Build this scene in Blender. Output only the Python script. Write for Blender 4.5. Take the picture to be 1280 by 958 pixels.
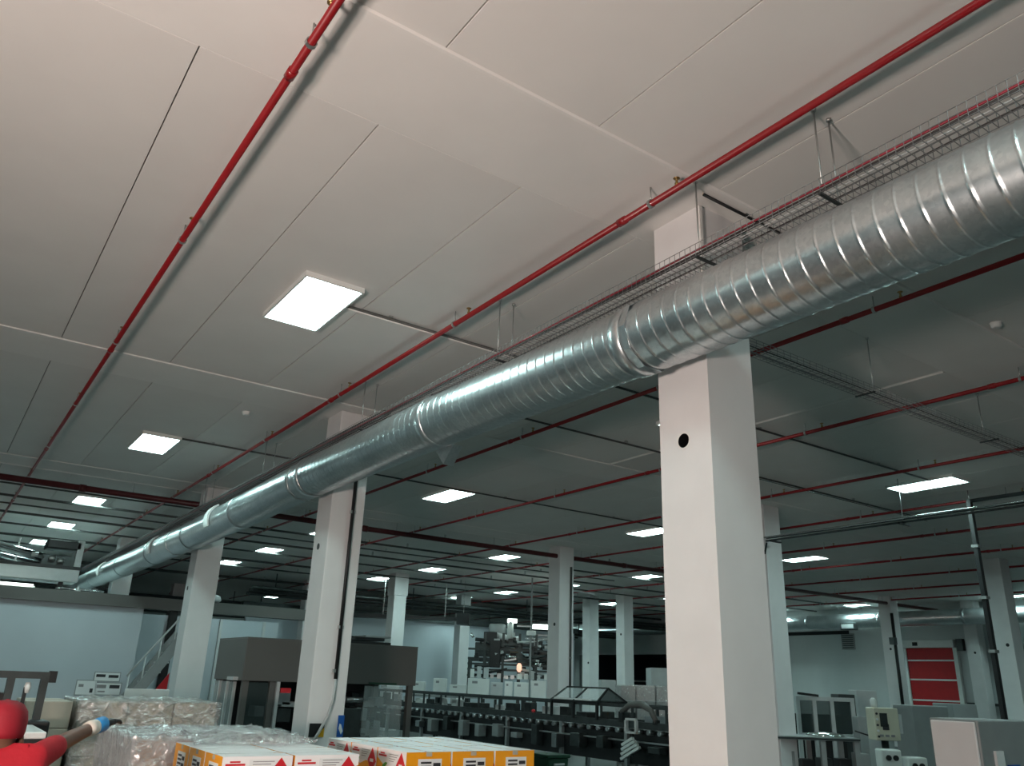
import bpy, bmesh, math, random
from mathutils import Vector, Matrix
random.seed(7)
for o in list(bpy.data.objects): bpy.data.objects.remove(o)
S = bpy.context.scene
COL = S.collection
PI = math.pi

# ------------------------------------------------------------------ camera
HC = 1.75
F_PX, PITCH, ROLL, YAW = 1011.67, 0.3531954, 0.0371358, 0.6015339
cp, sp, cr, sr, cy, sy = math.cos(PITCH), math.sin(PITCH), math.cos(ROLL), math.sin(ROLL), math.cos(YAW), math.sin(YAW)
FW = Vector((sy*cp, cy*cp, sp)); RT0 = Vector((cy, -sy, 0)); UP0 = RT0.cross(FW)
RT = cr*RT0 + sr*UP0; UP = -sr*RT0 + cr*UP0
cam_d = bpy.data.cameras.new('camera'); cam = bpy.data.objects.new('camera', cam_d); COL.objects.link(cam)
cam_d.sensor_fit = 'HORIZONTAL'; cam_d.sensor_width = 36; cam_d.lens = F_PX/1280*36
cam_d.clip_start = 0.05; cam_d.clip_end = 300
mw = Matrix.Identity(4)
for i in range(3):
    mw[i][0], mw[i][1], mw[i][2] = RT[i], UP[i], -FW[i]
mw[0][3], mw[1][3], mw[2][3] = 0, 0, HC
cam.matrix_world = mw
S.camera = cam

# ------------------------------------------------------------------ world, exposure
W = bpy.data.worlds.new('world'); S.world = W; W.use_nodes = True
W.node_tree.nodes['Background'].inputs[0].default_value = (0.55, 0.75, 0.78, 1)
W.node_tree.nodes['Background'].inputs[1].default_value = 0.02
S.view_settings.view_transform = 'Standard'; S.view_settings.look = 'None'
S.view_settings.exposure = 0.12; S.view_settings.gamma = 1; S.view_settings.use_curve_mapping = False
LAMP_STRENGTH = 29.0        # ceiling panel lights (cool white)
LAMP_COLOR = (0.68, 1.0, 0.97)
FLOOD_POWER = 355.0         # warm work flood lamp standing beside the photographer
FLOOD_COLOR = (1.0, 0.83, 0.75)

# ------------------------------------------------------------------ helpers
def ray(x, y):
    return RT*((x-640)/F_PX) + UP*(-(y-479)/F_PX) + FW
def at(x, y, D):            # photo point at ground distance D
    d = ray(x, y); k = D/math.hypot(d.x, d.y); return Vector((0, 0, HC)) + d*k
def atY(x, y, Y):
    d = ray(x, y); return Vector((0, 0, HC)) + d*(Y/d.y)
def atX(x, y, X):
    d = ray(x, y); return Vector((0, 0, HC)) + d*(X/d.x)

MATS = {}
def mat(name, color, rough=0.5, metal=0.0, noise=0.0, nscale=6.0, bump=0.0, bscale=40.0, emit=None, estr=0.0, alpha=1.0, trans=0.0, color2=None, spec=0.5, coat=0.0):
    if name in MATS: return MATS[name]
    m = bpy.data.materials.new(name); m.use_nodes = True
    nt = m.node_tree; b = nt.nodes['Principled BSDF']
    c = (*color, 1)
    b.inputs['Base Color'].default_value = c
    b.inputs['Roughness'].default_value = rough
    b.inputs['Metallic'].default_value = metal
    b.inputs['Specular IOR Level'].default_value = spec
    if coat: b.inputs['Coat Weight'].default_value = coat
    if alpha < 1: b.inputs['Alpha'].default_value = alpha
    if trans: b.inputs['Transmission Weight'].default_value = trans
    if emit:
        b.inputs['Emission Color'].default_value = (*emit, 1); b.inputs['Emission Strength'].default_value = estr
    tc = nt.nodes.new('ShaderNodeTexCoord')
    if noise > 0 or color2:
        n = nt.nodes.new('ShaderNodeTexNoise'); n.inputs['Scale'].default_value = nscale; n.inputs['Detail'].default_value = 5
        nt.links.new(tc.outputs['Object'], n.inputs['Vector'])
        r = nt.nodes.new('ShaderNodeValToRGB')
        r.color_ramp.elements[0].position = 0.3; r.color_ramp.elements[1].position = 0.7
        c2 = color2 if color2 else tuple(v*(1-noise) for v in color)
        r.color_ramp.elements[0].color = (*c2, 1); r.color_ramp.elements[1].color = c
        nt.links.new(n.outputs['Fac'], r.inputs['Fac']); nt.links.new(r.outputs['Color'], b.inputs['Base Color'])
    if bump > 0:
        n2 = nt.nodes.new('ShaderNodeTexNoise'); n2.inputs['Scale'].default_value = bscale; n2.inputs['Detail'].default_value = 4
        nt.links.new(tc.outputs['Object'], n2.inputs['Vector'])
        bp = nt.nodes.new('ShaderNodeBump'); bp.inputs['Strength'].default_value = bump; bp.inputs['Distance'].default_value = 0.01
        nt.links.new(n2.outputs['Fac'], bp.inputs['Height']); nt.links.new(bp.outputs['Normal'], b.inputs['Normal'])
    MATS[name] = m
    return m

mat('ceiling_paint', (0.77, 0.75, 0.72), 0.55, noise=0.06, nscale=1.2, bump=0.06, bscale=3)
mat('ceiling_strip', (0.80, 0.78, 0.75), 0.5, noise=0.05, nscale=2)
mat('cover_strip', (0.82, 0.80, 0.77), 0.45, noise=0.04)
mat('joint_dark', (0.10, 0.095, 0.09), 0.8, noise=0.2)
mat('column_paint', (0.80, 0.79, 0.79), 0.5, noise=0.06, nscale=2.5, bump=0.05, bscale=12)
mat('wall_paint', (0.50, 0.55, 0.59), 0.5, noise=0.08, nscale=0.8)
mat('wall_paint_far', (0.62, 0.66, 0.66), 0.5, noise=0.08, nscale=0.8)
mat('floor_concrete', (0.085, 0.098, 0.096), 0.5, noise=0.2, nscale=1.5)
mat('navy_panel', (0.012, 0.022, 0.03), 0.6, noise=0.2)
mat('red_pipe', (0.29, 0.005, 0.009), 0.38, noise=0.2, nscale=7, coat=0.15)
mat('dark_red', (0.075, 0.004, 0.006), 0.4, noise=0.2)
mat('brass', (0.45, 0.30, 0.12), 0.35, metal=0.9, noise=0.2)
mat('zinc', (0.55, 0.56, 0.55), 0.35, metal=0.9, noise=0.2)
mat('tray_wire', (0.30, 0.30, 0.30), 0.5, metal=0.5, noise=0.2)
mat('steel', (0.52, 0.55, 0.56), 0.28, metal=0.95, noise=0.12, nscale=9)
mat('chrome', (0.75, 0.77, 0.77), 0.14, metal=1.0, noise=0.05)
mat('dark_steel', (0.075, 0.085, 0.085), 0.42, metal=0.6, noise=0.3)
mat('conduit', (0.10, 0.105, 0.10), 0.5, metal=0.4, noise=0.25)
mat('black', (0.012, 0.013, 0.014), 0.45, noise=0.3)
mat('cable', (0.03, 0.025, 0.025), 0.5, noise=0.3)
mat('cable_red', (0.35, 0.03, 0.05), 0.5, noise=0.3)
mat('grey_cladding', (0.115, 0.112, 0.105), 0.5, noise=0.08, nscale=1.5)
mat('grey_paint', (0.30, 0.32, 0.32), 0.45, noise=0.1)
mat('light_grey', (0.55, 0.57, 0.57), 0.45, noise=0.1)
mat('white_plastic', (0.80, 0.82, 0.80), 0.35, noise=0.05)
mat('beige', (0.66, 0.63, 0.50), 0.45, noise=0.06)
mat('red_curtain', (0.52, 0.004, 0.010), 0.5, noise=0.12)
mat('green_dark', (0.008, 0.055, 0.028), 0.5, noise=0.15)
mat('blue_sign', (0.01, 0.10, 0.40), 0.4, noise=0.04)
mat('yellow', (0.75, 0.42, 0.01), 0.45, noise=0.05)
mat('carton_white', (0.91, 0.89, 0.89), 0.42, noise=0.04, nscale=5)
mat('carton_orange', (0.90, 0.36, 0.005), 0.40, noise=0.05, nscale=5)
mat('carton_red', (0.62, 0.02, 0.03), 0.45, noise=0.05)
mat('carton_green', (0.05, 0.30, 0.03), 0.45, noise=0.08)
mat('kraft', (0.42, 0.33, 0.23), 0.7, noise=0.1)
mat('kraft_grey', (0.50, 0.46, 0.38), 0.6, noise=0.1)
mat('wrapped_white', (0.64, 0.62, 0.61), 0.4, noise=0.12, nscale=4)
mat('print_black', (0.03, 0.03, 0.035), 0.6, noise=0.1)
mat('print_grey', (0.30, 0.29, 0.30), 0.6, noise=0.1)
mat('paper', (0.80, 0.82, 0.82), 0.5, noise=0.03)
mat('wood', (0.42, 0.30, 0.18), 0.7, noise=0.25, nscale=12)
mat('red_cloth', (0.42, 0.006, 0.018), 0.8, noise=0.12, nscale=14, bump=0.15, bscale=60)
mat('red_cap', (0.27, 0.003, 0.014), 0.75, noise=0.1, nscale=20, bump=0.1, bscale=90)
mat('navy_cloth', (0.02, 0.025, 0.05), 0.8, noise=0.15)
mat('skin', (0.16, 0.07, 0.042), 0.5, noise=0.12, nscale=15)
mat('glove_black', (0.012, 0.012, 0.014), 0.5, noise=0.2)
mat('glove_blue', (0.02, 0.26, 0.62), 0.5, noise=0.08)
mat('cuff_white', (0.80, 0.74, 0.66), 0.7, noise=0.08)
mat('shirt_print', (0.85, 0.42, 0.45), 0.7, noise=0.1)
mat('rubber', (0.02, 0.02, 0.02), 0.7, noise=0.2)
mat('screen', (0.03, 0.035, 0.035), 0.15, noise=0.1)
mat('glass', (0.75, 0.82, 0.82), 0.06, alpha=0.22, noise=0.02)
mat('dark_glass', (0.05, 0.07, 0.07), 0.08, alpha=0.55, noise=0.02)
mat('lamp_diffuser', (0.9, 0.9, 0.9), 0.4, emit=LAMP_COLOR, estr=LAMP_STRENGTH)
mat('tube_lamp', (0.9, 0.9, 0.9), 0.4, emit=(0.85, 1.0, 0.92), estr=4.0)
mat('amber_lamp', (0.9, 0.5, 0.3), 0.4, emit=(1.0, 0.62, 0.45), estr=0.9)
mat('flood_glass', (0.9, 0.8, 0.7), 0.3, emit=FLOOD_COLOR, estr=5.0)

def galvanised():
    m = bpy.data.materials.new('galvanised'); m.use_nodes = True; nt = m.node_tree; b = nt.nodes['Principled BSDF']
    b.inputs['Metallic'].default_value = 0.95
    tc = nt.nodes.new('ShaderNodeTexCoord')
    v = nt.nodes.new('ShaderNodeTexVoronoi'); v.inputs['Scale'].default_value = 45
    n = nt.nodes.new('ShaderNodeTexNoise'); n.inputs['Scale'].default_value = 2.2; n.inputs['Detail'].default_value = 4
    mx = nt.nodes.new('ShaderNodeMixRGB'); mx.blend_type = 'MULTIPLY'; mx.inputs[0].default_value = 0.55
    r = nt.nodes.new('ShaderNodeValToRGB')
    r.color_ramp.elements[0].color = (0.58, 0.63, 0.65, 1); r.color_ramp.elements[1].color = (0.72, 0.76, 0.77, 1)
    nt.links.new(tc.outputs['Object'], v.inputs['Vector']); nt.links.new(tc.outputs['Object'], n.inputs['Vector'])
    nt.links.new(v.outputs['Color'], r.inputs['Fac'])
    r2 = nt.nodes.new('ShaderNodeValToRGB'); r2.color_ramp.elements[0].color = (0.72, 0.75, 0.76, 1); r2.color_ramp.elements[1].color = (1, 1, 1, 1)
    r2.color_ramp.elements[0].position = 0.35; r2.color_ramp.elements[1].position = 0.65
    nt.links.new(n.outputs['Fac'], r2.inputs['Fac'])
    nt.links.new(r.outputs['Color'], mx.inputs[1]); nt.links.new(r2.outputs['Color'], mx.inputs[2])
    nt.links.new(mx.outputs['Color'], b.inputs['Base Color'])
    mr = nt.nodes.new('ShaderNodeMapRange'); mr.inputs['To Min'].default_value = 0.24; mr.inputs['To Max'].default_value = 0.38
    nt.links.new(n.outputs['Fac'], mr.inputs['Value']); nt.links.new(mr.outputs['Result'], b.inputs['Roughness'])
    MATS['galvanised'] = m
galvanised()
def plastic_film():
    m = bpy.data.materials.new('plastic_film'); m.use_nodes = True; nt = m.node_tree
    nt.nodes.remove(nt.nodes['Principled BSDF']); out = nt.nodes['Material Output']
    tr = nt.nodes.new('ShaderNodeBsdfTransparent'); tr.inputs[0].default_value = (0.95, 0.95, 0.95, 1)
    gl = nt.nodes.new('ShaderNodeBsdfGlossy'); gl.inputs['Roughness'].default_value = 0.13; gl.inputs['Color'].default_value = (1, 1, 1, 1)
    df = nt.nodes.new('ShaderNodeBsdfDiffuse'); df.inputs[0].default_value = (0.75, 0.76, 0.77, 1)
    m1 = nt.nodes.new('ShaderNodeMixShader'); m1.inputs[0].default_value = 0.3
    m2 = nt.nodes.new('ShaderNodeMixShader')
    tc = nt.nodes.new('ShaderNodeTexCoord')
    n = nt.nodes.new('ShaderNodeTexNoise'); n.inputs['Scale'].default_value = 9; n.inputs['Detail'].default_value = 6; n.inputs['Distortion'].default_value = 1.5
    bp = nt.nodes.new('ShaderNodeBump'); bp.inputs['Strength'].default_value = 0.9; bp.inputs['Distance'].default_value = 0.04
    nt.links.new(tc.outputs['Object'], n.inputs['Vector']); nt.links.new(n.outputs['Fac'], bp.inputs['Height'])
    nt.links.new(bp.outputs['Normal'], gl.inputs['Normal'])
    mr = nt.nodes.new('ShaderNodeMapRange'); mr.inputs['From Min'].default_value = 0.35; mr.inputs['From Max'].default_value = 0.7
    mr.inputs['To Min'].default_value = 0.05; mr.inputs['To Max'].default_value = 0.5
    nt.links.new(n.outputs['Fac'], mr.inputs['Value']); nt.links.new(mr.outputs['Result'], m2.inputs[0])
    nt.links.new(gl.outputs[0], m1.inputs[1]); nt.links.new(df.outputs[0], m1.inputs[2])
    nt.links.new(tr.outputs[0], m2.inputs[1]); nt.links.new(m1.outputs[0], m2.inputs[2])
    nt.links.new(m2.outputs[0], out.inputs['Surface'])
    MATS['plastic_film'] = m
plastic_film()

class MB:
    """collects shapes for ONE mesh"""
    def __init__(s): s.v = []; s.f = []; s.m = []; s.smooth = []
    def add(s, vs, fs, mi=0, sm=False):
        o = len(s.v); s.v += [tuple(v) for v in vs]
        for f in fs: s.f.append(tuple(i+o for i in f)); s.m.append(mi); s.smooth.append(sm)
        return s
    def box(s, x0, x1, y0, y1, z0, z1, mi=0, M=None):
        vs = [Vector((x, y, z)) for z in (z0, z1) for y in (y0, y1) for x in (x0, x1)]
        if M is not None: vs = [M @ v for v in vs]
        return s.add(vs, [(0,2,3,1), (4,5,7,6), (0,1,5,4), (2,6,7,3), (0,4,6,2), (1,3,7,5)], mi)
    def bar(s, p, q, w, h=None, mi=0, upv=(0, 0, 1)):      # square bar between two points
        p, q = Vector(p), Vector(q); h = h or w; d = (q-p).normalized(); u = Vector(upv)
        if abs(d.dot(u)) > 0.95: u = Vector((0, 1, 0))
        a = d.cross(u).normalized(); b = a.cross(d)
        vs = []
        for c in (p, q):
            for i, j in ((-1,-1), (1,-1), (1,1), (-1,1)): vs.append(c + a*(i*w/2) + b*(j*h/2))
        return s.add(vs, [(0,1,2,3), (7,6,5,4), (0,4,5,1), (1,5,6,2), (2,6,7,3), (3,7,4,0)], mi)
    def tube(s, pts, r, n=8, mi=0, cap=True):
        pts = [Vector(p) for p in pts]; rs = r if isinstance(r, (list, tuple)) else [r]*len(pts)
        rings = []; prev = None
        for i, p in enumerate(pts):
            d = (pts[min(i+1, len(pts)-1)] - pts[max(i-1, 0)]).normalized()
            u = Vector((0, 0, 1)) if abs(d.z) < 0.95 else Vector((0, 1, 0))
            a = d.cross(u).normalized(); b = a.cross(d)
            rings.append([p + (a*math.cos(2*PI*k/n) + b*math.sin(2*PI*k/n))*rs[i] for k in range(n)])
        vs = [v for R in rings for v in R]; fs = []
        for i in range(len(rings)-1):
            for k in range(n):
                fs.append((i*n+k, i*n+(k+1) % n, (i+1)*n+(k+1) % n, (i+1)*n+k))
        s.add(vs, fs, mi, True)
        if cap:
            o = len(s.v) - len(vs)
            s.f.append(tuple(o+k for k in reversed(range(n)))); s.m.append(mi); s.smooth.append(False)
            s.f.append(tuple(o+(len(rings)-1)*n+k for k in range(n))); s.m.append(mi); s.smooth.append(False)
        return s
    def lathe(s, prof, c=(0, 0, 0), n=12, mi=0):          # (r, z) profile around vertical axis
        c = Vector(c); vs = []; fs = []
        for r, z in prof:
            for k in range(n): vs.append(c + Vector((r*math.cos(2*PI*k/n), r*math.sin(2*PI*k/n), z)))
        for i in range(len(prof)-1):
            for k in range(n): fs.append((i*n+k, i*n+(k+1) % n, (i+1)*n+(k+1) % n, (i+1)*n+k))
        s.add(vs, fs, mi, True)
        o = len(s.v) - len(vs)
        s.f.append(tuple(o+k for k in reversed(range(n)))); s.m.append(mi); s.smooth.append(False)
        s.f.append(tuple(o+(len(prof)-1)*n+k for k in range(n))); s.m.append(mi); s.smooth.append(False)
        return s
    def prism(s, poly, ax, t0, t1, mi=0):                  # polygon extruded along axis 0/1/2
        def mk(a, b, t):
            return (t, a, b) if ax == 0 else (a, t, b) if ax == 1 else (a, b, t)
        n = len(poly); vs = [mk(a, b, t0) for a, b in poly] + [mk(a, b, t1) for a, b in poly]
        fs = [tuple(range(n)), tuple(reversed(range(n, 2*n)))] + [(i, i+n, (i+1) % n + n, (i+1) % n) for i in range(n)]
        return s.add(vs, fs, mi)
    def mesh(s, name, mats):
        me = bpy.data.meshes.new(name); me.from_pydata(s.v, [], s.f)
        for m in (mats if isinstance(mats, (list, tuple)) else [mats]): me.materials.append(MATS[m])
        me.polygons.foreach_set('material_index', s.m); me.polygons.foreach_set('use_smooth', s.smooth)
        bm = bmesh.new(); bm.from_mesh(me); bmesh.ops.recalc_face_normals(bm, faces=bm.faces); bm.to_mesh(me); bm.free()
        me.update(); return me
    def build(s, name, mats, parent=None, bevel=0, loc=None, rz=0):
        o = bpy.data.objects.new(name, s.mesh(name, mats)); COL.objects.link(o)
        if parent: o.parent = parent
        if loc is not None: o.location = loc
        if rz: o.rotation_euler.z = rz
        if bevel:
            b = o.modifiers.new('bevel', 'BEVEL'); b.width = bevel; b.segments = 2; b.limit_method = 'ANGLE'
        return o
def link_mesh(name, me, parent=None, loc=(0, 0, 0), rz=0):
    o = bpy.data.objects.new(name, me); COL.objects.link(o); o.location = loc; o.rotation_euler.z = rz
    if parent: o.parent = parent
    return o
def tag(o, label, cat, group=None):
    o['label'] = label; o['category'] = cat
    if group: o['group'] = group
    return o
def thing(name, label, cat, loc=(0, 0, 0), rz=0, group=None):
    o = bpy.data.objects.new(name, None); COL.objects.link(o); o.location = loc; o.rotation_euler.z = rz
    o.empty_display_size = 0.1
    return tag(o, label, cat, group)
def struct(o, label=None):
    o['kind'] = 'structure'
    if label: o['label'] = label
    return o
def ordw(i): return ['first','second','third','fourth','fifth','sixth','seventh','eighth','ninth','tenth','eleventh','twelfth'][i]

ZC = 5.35
X0, X1, Y0, Y1 = -8.0, 34.0, -7.0, 46.0
# ------------------------------------------------------------------ room shell
struct(MB().box(X0-.3, 39, Y0-.3, Y1+.3, -.2, 0).build('floor', 'floor_concrete'), 'grey concrete factory floor')
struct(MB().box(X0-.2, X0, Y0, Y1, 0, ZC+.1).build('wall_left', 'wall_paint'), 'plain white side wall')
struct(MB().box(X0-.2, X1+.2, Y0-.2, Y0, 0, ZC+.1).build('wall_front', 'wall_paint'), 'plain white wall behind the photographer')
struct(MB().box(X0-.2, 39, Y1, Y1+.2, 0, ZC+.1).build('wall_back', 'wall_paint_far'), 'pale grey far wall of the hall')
wr = MB()
wr.box(X1, X1+.2, Y0, 28.6, 0, ZC+.1); wr.box(X1, X1+.2, 28.6, 41, 3.45, ZC+.1); wr.box(X1, X1+.2, 41, Y1, 0, ZC+.1)
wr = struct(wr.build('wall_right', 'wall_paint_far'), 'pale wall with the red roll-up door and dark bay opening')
rc = MB(); rc.box(38.6, 38.8, 28.4, 41.2, 0, 3.6); rc.box(X1+.2, 38.6, 28.4, 28.6, 0, 3.6); rc.box(X1+.2, 38.6, 41, 41.2, 0, 3.6); rc.box(X1+.2, 38.6, 28.4, 41.2, 3.45, 3.6)
rc.build('bay_lining', 'navy_panel', wr)
for yy in (31, 33.5, 36, 38.5):
    MB().box(38.5, 38.62, yy-.04, yy+.04, 0, 3.45).build('bay_post', 'dark_steel', wr)
MB().box(38.3, 38.45, 28.7, 40.9, 2.0, 2.1).build('bay_rail', 'light_grey', wr)

# ceiling: deck, insulated panels one by one, flat strips over the column lines, cover strips
ceil = struct(MB().box(X0-.2, 39, Y0-.2, Y1+.2, ZC+.03, ZC+.2).build('ceiling', 'joint_dark'), 'white insulated panel ceiling with fine joints')
bays = [(-6.9, 3.52), (4.41, 10.30), (11.19, 17.15), (18.05, 24.0), (24.9, 31.0)]
strips = [(3.52, 4.41), (10.30, 11.19), (17.15, 18.05), (24.0, 24.9)]
PW = 1.22; G = 0.0045
xs = [0.605 + PW*k for k in range(-2, 28)]
pm = {}
for bi, (ya, yb) in enumerate(bays):
    mb = MB(); L = yb-ya
    w = PW/2-G; b = 0.0015
    # panel with chamfered lower edges
    vs = []
    for (dx, dz) in ((w, .03), (w, b), (w-b, 0)):
        for sx, sy_ in ((-1,-1), (1,-1), (1,1), (-1,1)):
            vs.append((sx*dx, (G + (w-dx)) if sy_ < 0 else L-G-(w-dx), dz))
    fs = [(8,9,10,11)]
    for a in (0, 4):
        for k in range(4): fs.append((a+k, a+(k+1) % 4, a+4+(k+1) % 4, a+4+k))
    mb.add(vs, fs)
    pm[bi] = mb.mesh('ceiling_panel', 'ceiling_paint')
    for x in xs:
        link_mesh('ceiling_panel', pm[bi], ceil, (x+PW/2, ya, ZC))
    MB().box(X0, xs[0]-G, ya+G, yb-G, ZC, ZC+.03).build('ceiling_panel', 'ceiling_paint', ceil)
for ya, yb in strips:
    MB().box(X0, X1, ya+.004, yb-.004, ZC-.004, ZC+.03).build('ceiling_strip', 'ceiling_strip', ceil)
MB().box(X0, X1, 31.0, Y1, ZC, ZC+.03).build('ceiling_panel', 'ceiling_paint', ceil)
for yy, w in ((3.52, .05), (10.30, .09), (17.15, .06), (18.05, .06), (24.0, .06)):
    MB().prism([(yy-w/2, ZC-.002), (yy-w/2+.012, ZC-.016), (yy+w/2-.012, ZC-.016), (yy+w/2, ZC-.002)], 0, X0, X1).build('cover_strip', 'cover_strip', ceil)
for xx in (9.19,):
    MB().prism([(xx-.03, ZC-.001), (xx-.015, ZC-.013), (xx+.015, ZC-.013), (xx+.03, ZC-.001)], 1, 4.41, 10.3).build('cover_strip', 'cover_strip', ceil)

# ------------------------------------------------------------------ columns
def column(X, Y, label, hole=None, slot=None, capz=None, w=0.5, conduit=None):
    c = thing('column', label, 'column', (X, Y, 0), 0, 'white square columns')
    mb = MB()
    if hole:            # left face (x = 0 side) with a real round hole
        hy, hz, hr = hole; n = 24
        ring = [(0, hy+hr*math.cos(2*PI*k/n), hz+hr*math.sin(2*PI*k/n)) for k in range(n)]
        hw = 0.16
        sq = []
        for k in range(n):
            a = 2*PI*k/n; ca, sa = math.cos(a), math.sin(a); t = hw/max(abs(ca), abs(sa))
            sq.append((0, hy+ca*t, hz+sa*t))
        inner = [(0.20, y, z) for _, y, z in ring]
        vs = ring + sq + inner
        fs = [(k, (k+1) % n, n+(k+1) % n, n+k) for k in range(n)]
        mb.add(vs, fs); mb.add(vs, [(k, 2*n+k, 2*n+(k+1) % n, (k+1) % n) for k in range(n)], 1); mb.add(inner, [tuple(range(n))], 1)
        y0, y1, z0, z1 = hy-hw, hy+hw, hz-hw, hz+hw
        H = ZC
        for a, b_, c_, d in ((0, w, 0, z0), (0, w, z1, H), (0, y0, z0, z1), (y1, w, z0, z1)):
            mb.add([(0, a, c_), (0, b_, c_), (0, b_, d), (0, a, d)], [(0,1,2,3)])
        mb.add([(0,0,0), (w,0,0), (w,w,0), (0,w,0), (0,0,H), (w,0,H), (w,w,H), (0,w,H)], [(0,1,5,4), (1,2,6,5), (2,3,7,6), (0,1,2,3), (4,5,6,7)])
        mb.build('shaft', ['column_paint', 'black'], c)
    else:
        mb.box(0, w, 0, w, 0, ZC-.004); mb.build('shaft', 'column_paint', c, bevel=0.012)
    if hole:
        rim = MB(); hy, hz, hr = hole; n = 24
        vs = []
        for rr, xx in ((hr-.001, -.0005), (hr-.001, -.003), (hr+.012, -.003), (hr+.012, -.0005)):
            vs += [(xx, hy+rr*math.cos(2*PI*k/n), hz+rr*math.sin(2*PI*k/n)) for k in range(n)]
        rim.add(vs, [(i*n+k, i*n+(k+1) % n, (i+1)*n+(k+1) % n, (i+1)*n+k) for i in range(3) for k in range(n)])
        rim.build('hole_rim', 'cover_strip', c)
    for (sy_, sz) in (slot or []):
        MB().tube([(-.004, sy_, sz), (.01, sy_, sz)], .045, 14).build('hole_cap', 'black', c)
    if capz:
        MB().box(-.03, w+.03, -.03, w+.03, capz, ZC-.004).build('capital', 'column_paint', c, bevel=.01)
    return c
c1 = column(4.30, 3.74, 'nearest white square column with a dark round hole, behind the big duct', hole=(0.26, 3.46, 0.055))
MB().bar((-.012, -.012, 4.7), (-.012, -.012, ZC-.03), .03).build('corner_bead', 'cover_strip', c1)
c2 = column(4.30, 10.58, 'white column under the duct with a black conduit down its front face', slot=[(.30, 3.42)])
cA = column(4.30, 17.35, 'white column under the duct beside the stairs and inner white wall', slot=[(.30, 3.3)])
column(4.30, 26.3, 'short-looking white column rising behind the inner room roof')
column(13.60, 10.55, 'bluish white column just behind the right edge of the nearest column')
c700 = column(14.12, 17.9, 'white column with a dark conduit rising behind the clear machine hood', slot=[(.2, 3.25)])
column(23.45, 27.6, 'slim far white column, left of the pair near the wrapped pallets', slot=[(.1, 2.6)])
column(23.40, 25.4, 'slim far white column, right of the pair near the wrapped pallets', slot=[(.2, 3.7)])
column(23.45, 10.6, 'white column near the right picture edge beside the tall service pole', slot=[(.15, 3.1)])
column(30.25, 17.9, 'far white column just left of the red roll-up door', slot=[(.2, 3.4)])
column(33.3, 16.3, 'far white column standing against the wall right of the red door', slot=[(.2, 3.4)])
c500 = column(13.9, 27.3, 'far white column with a wider head, above the dark grey machine', capz=4.55)
column(12.6, 32.6, 'very far white column left of the wide-headed one')
column(19.6, 31.9, 'very far white column left of the tall tangled machine')
column(8.9, 39.0, 'very far pale column seen past the dark grey machine top')

# conduits on columns
def run(name, label, pts, r, m='conduit', n=8, cat='conduit', clips=None, group=None):
    t = thing(name, label, cat, (0, 0, 0), 0, group)
    MB().tube(pts, r, n).build('pipe', m, t)
    for cpt in (clips or []):
        MB().box(cpt[0]-.035, cpt[0]+.035, cpt[1]-.02, cpt[1]+.03, cpt[2]-.02, cpt[2]+.02).build('clip', 'zinc', t)
    return t
run('vertical_conduit', 'black conduit running down the column under the duct', [(4.615, 10.55, 4.9), (4.615, 10.55, 1.70)], .026, 'black', clips=[(4.615, 10.55, 3.9), (4.615, 10.55, 2.35), (4.60, 10.55, 1.80)])
hs = [Vector((4.615, 10.545, 1.70)), Vector((4.61, 10.54, 1.45)), Vector((4.55, 10.53, 1.25)), Vector((4.45, 10.53, 1.05)), Vector((4.36, 10.54, .9))]
run('flexible_hose', 'grey flexible hose curving down the column below its conduit', hs, .02, 'light_grey')
run('vertical_conduit', 'dark conduit on the column behind the clear machine hood', [(14.50, 17.87, 4.8), (14.50, 17.87, .9)], .03, 'conduit', clips=[(14.50, 17.87, 2.4)])
hz = thing('hazard_label', 'black and yellow hazard plate low on the column under the duct', 'sign', (4.44, 10.57, 1.0))
MB().box(-.10, .10, 0, .008, 0, .16).build('plate', 'black', hz); MB().prism([(-.02, .0), (.10, .0), (.10, .11)], 1, -.003, 0).build('stripe', 'yellow', hz)
bs = thing('blue_sign', 'blue safety sign with white arrow on the column edge', 'sign', (4.80, 10.57, 1.0))
MB().box(-.085, .0, -.012, -.004, 0, .26).build('plate', 'blue_sign', bs)
MB().prism([(-.07, .10), (-.03, .03), (-.01, .07), (-.04, .15), (-.06, .16)], 1, -.015, -.012).build('arrow', 'paper', bs)

# ------------------------------------------------------------------ ceiling lights
def make_light():
    t = thing('ceiling_light', '', 'ceiling light', (0, 0, 0), 0, 'panel lights in rows on the ceiling')
    fr = MB(); a, b = .305, .61
    for (x0, x1, y0, y1) in ((-a, a, -b, -b+.022), (-a, a, b-.022, b), (-a, -a+.022, -b+.022, b-.022), (a-.022, a, -b+.022, b-.022)):
        fr.box(x0, x1, y0, y1, -.055, 0)
    fr.box(-a+.022, a-.022, -b+.022, b-.022, -.012, 0)
    fr.build('frame', 'white_plastic', t)
    MB().box(-a+.023, a-.023, -b+.023, b-.023, -.034, -.014).build('diffuser', 'lamp_diffuser', t)
    return t
def copy_tree(o, parent=None):
    c = o.copy(); COL.objects.link(c)
    if parent: c.parent = parent
    for ch in list(o.children): copy_tree(ch, c)
    return c
LX = [-3.3, 2.55, 8.35, 14.15, 20.15, 26.1, 32.4]
rows = {7.4: [0, 1, 2, 3, 4], 14.35: [0, 1, 2, 3, 4, 6], 20.8: [0, 1, 2, 3, 4, 5, 6], 25.2: [1, 2, 3, 4, 5, 6], 29.3: [1, 2, 3, 4, 5], 32.9: [4], 41.0: [3, 6], .4: [1, 2, 3, 4]}
proto = None
extra = {(7.4, 1): 'largest lit ceiling panel light, between the two nearest red pipes',
         (7.4, 2): 'lit ceiling light whose tip peeks out left of the nearest column',
         (7.4, 3): 'large lit ceiling panel light at right, above the service pole arm'}
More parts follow.
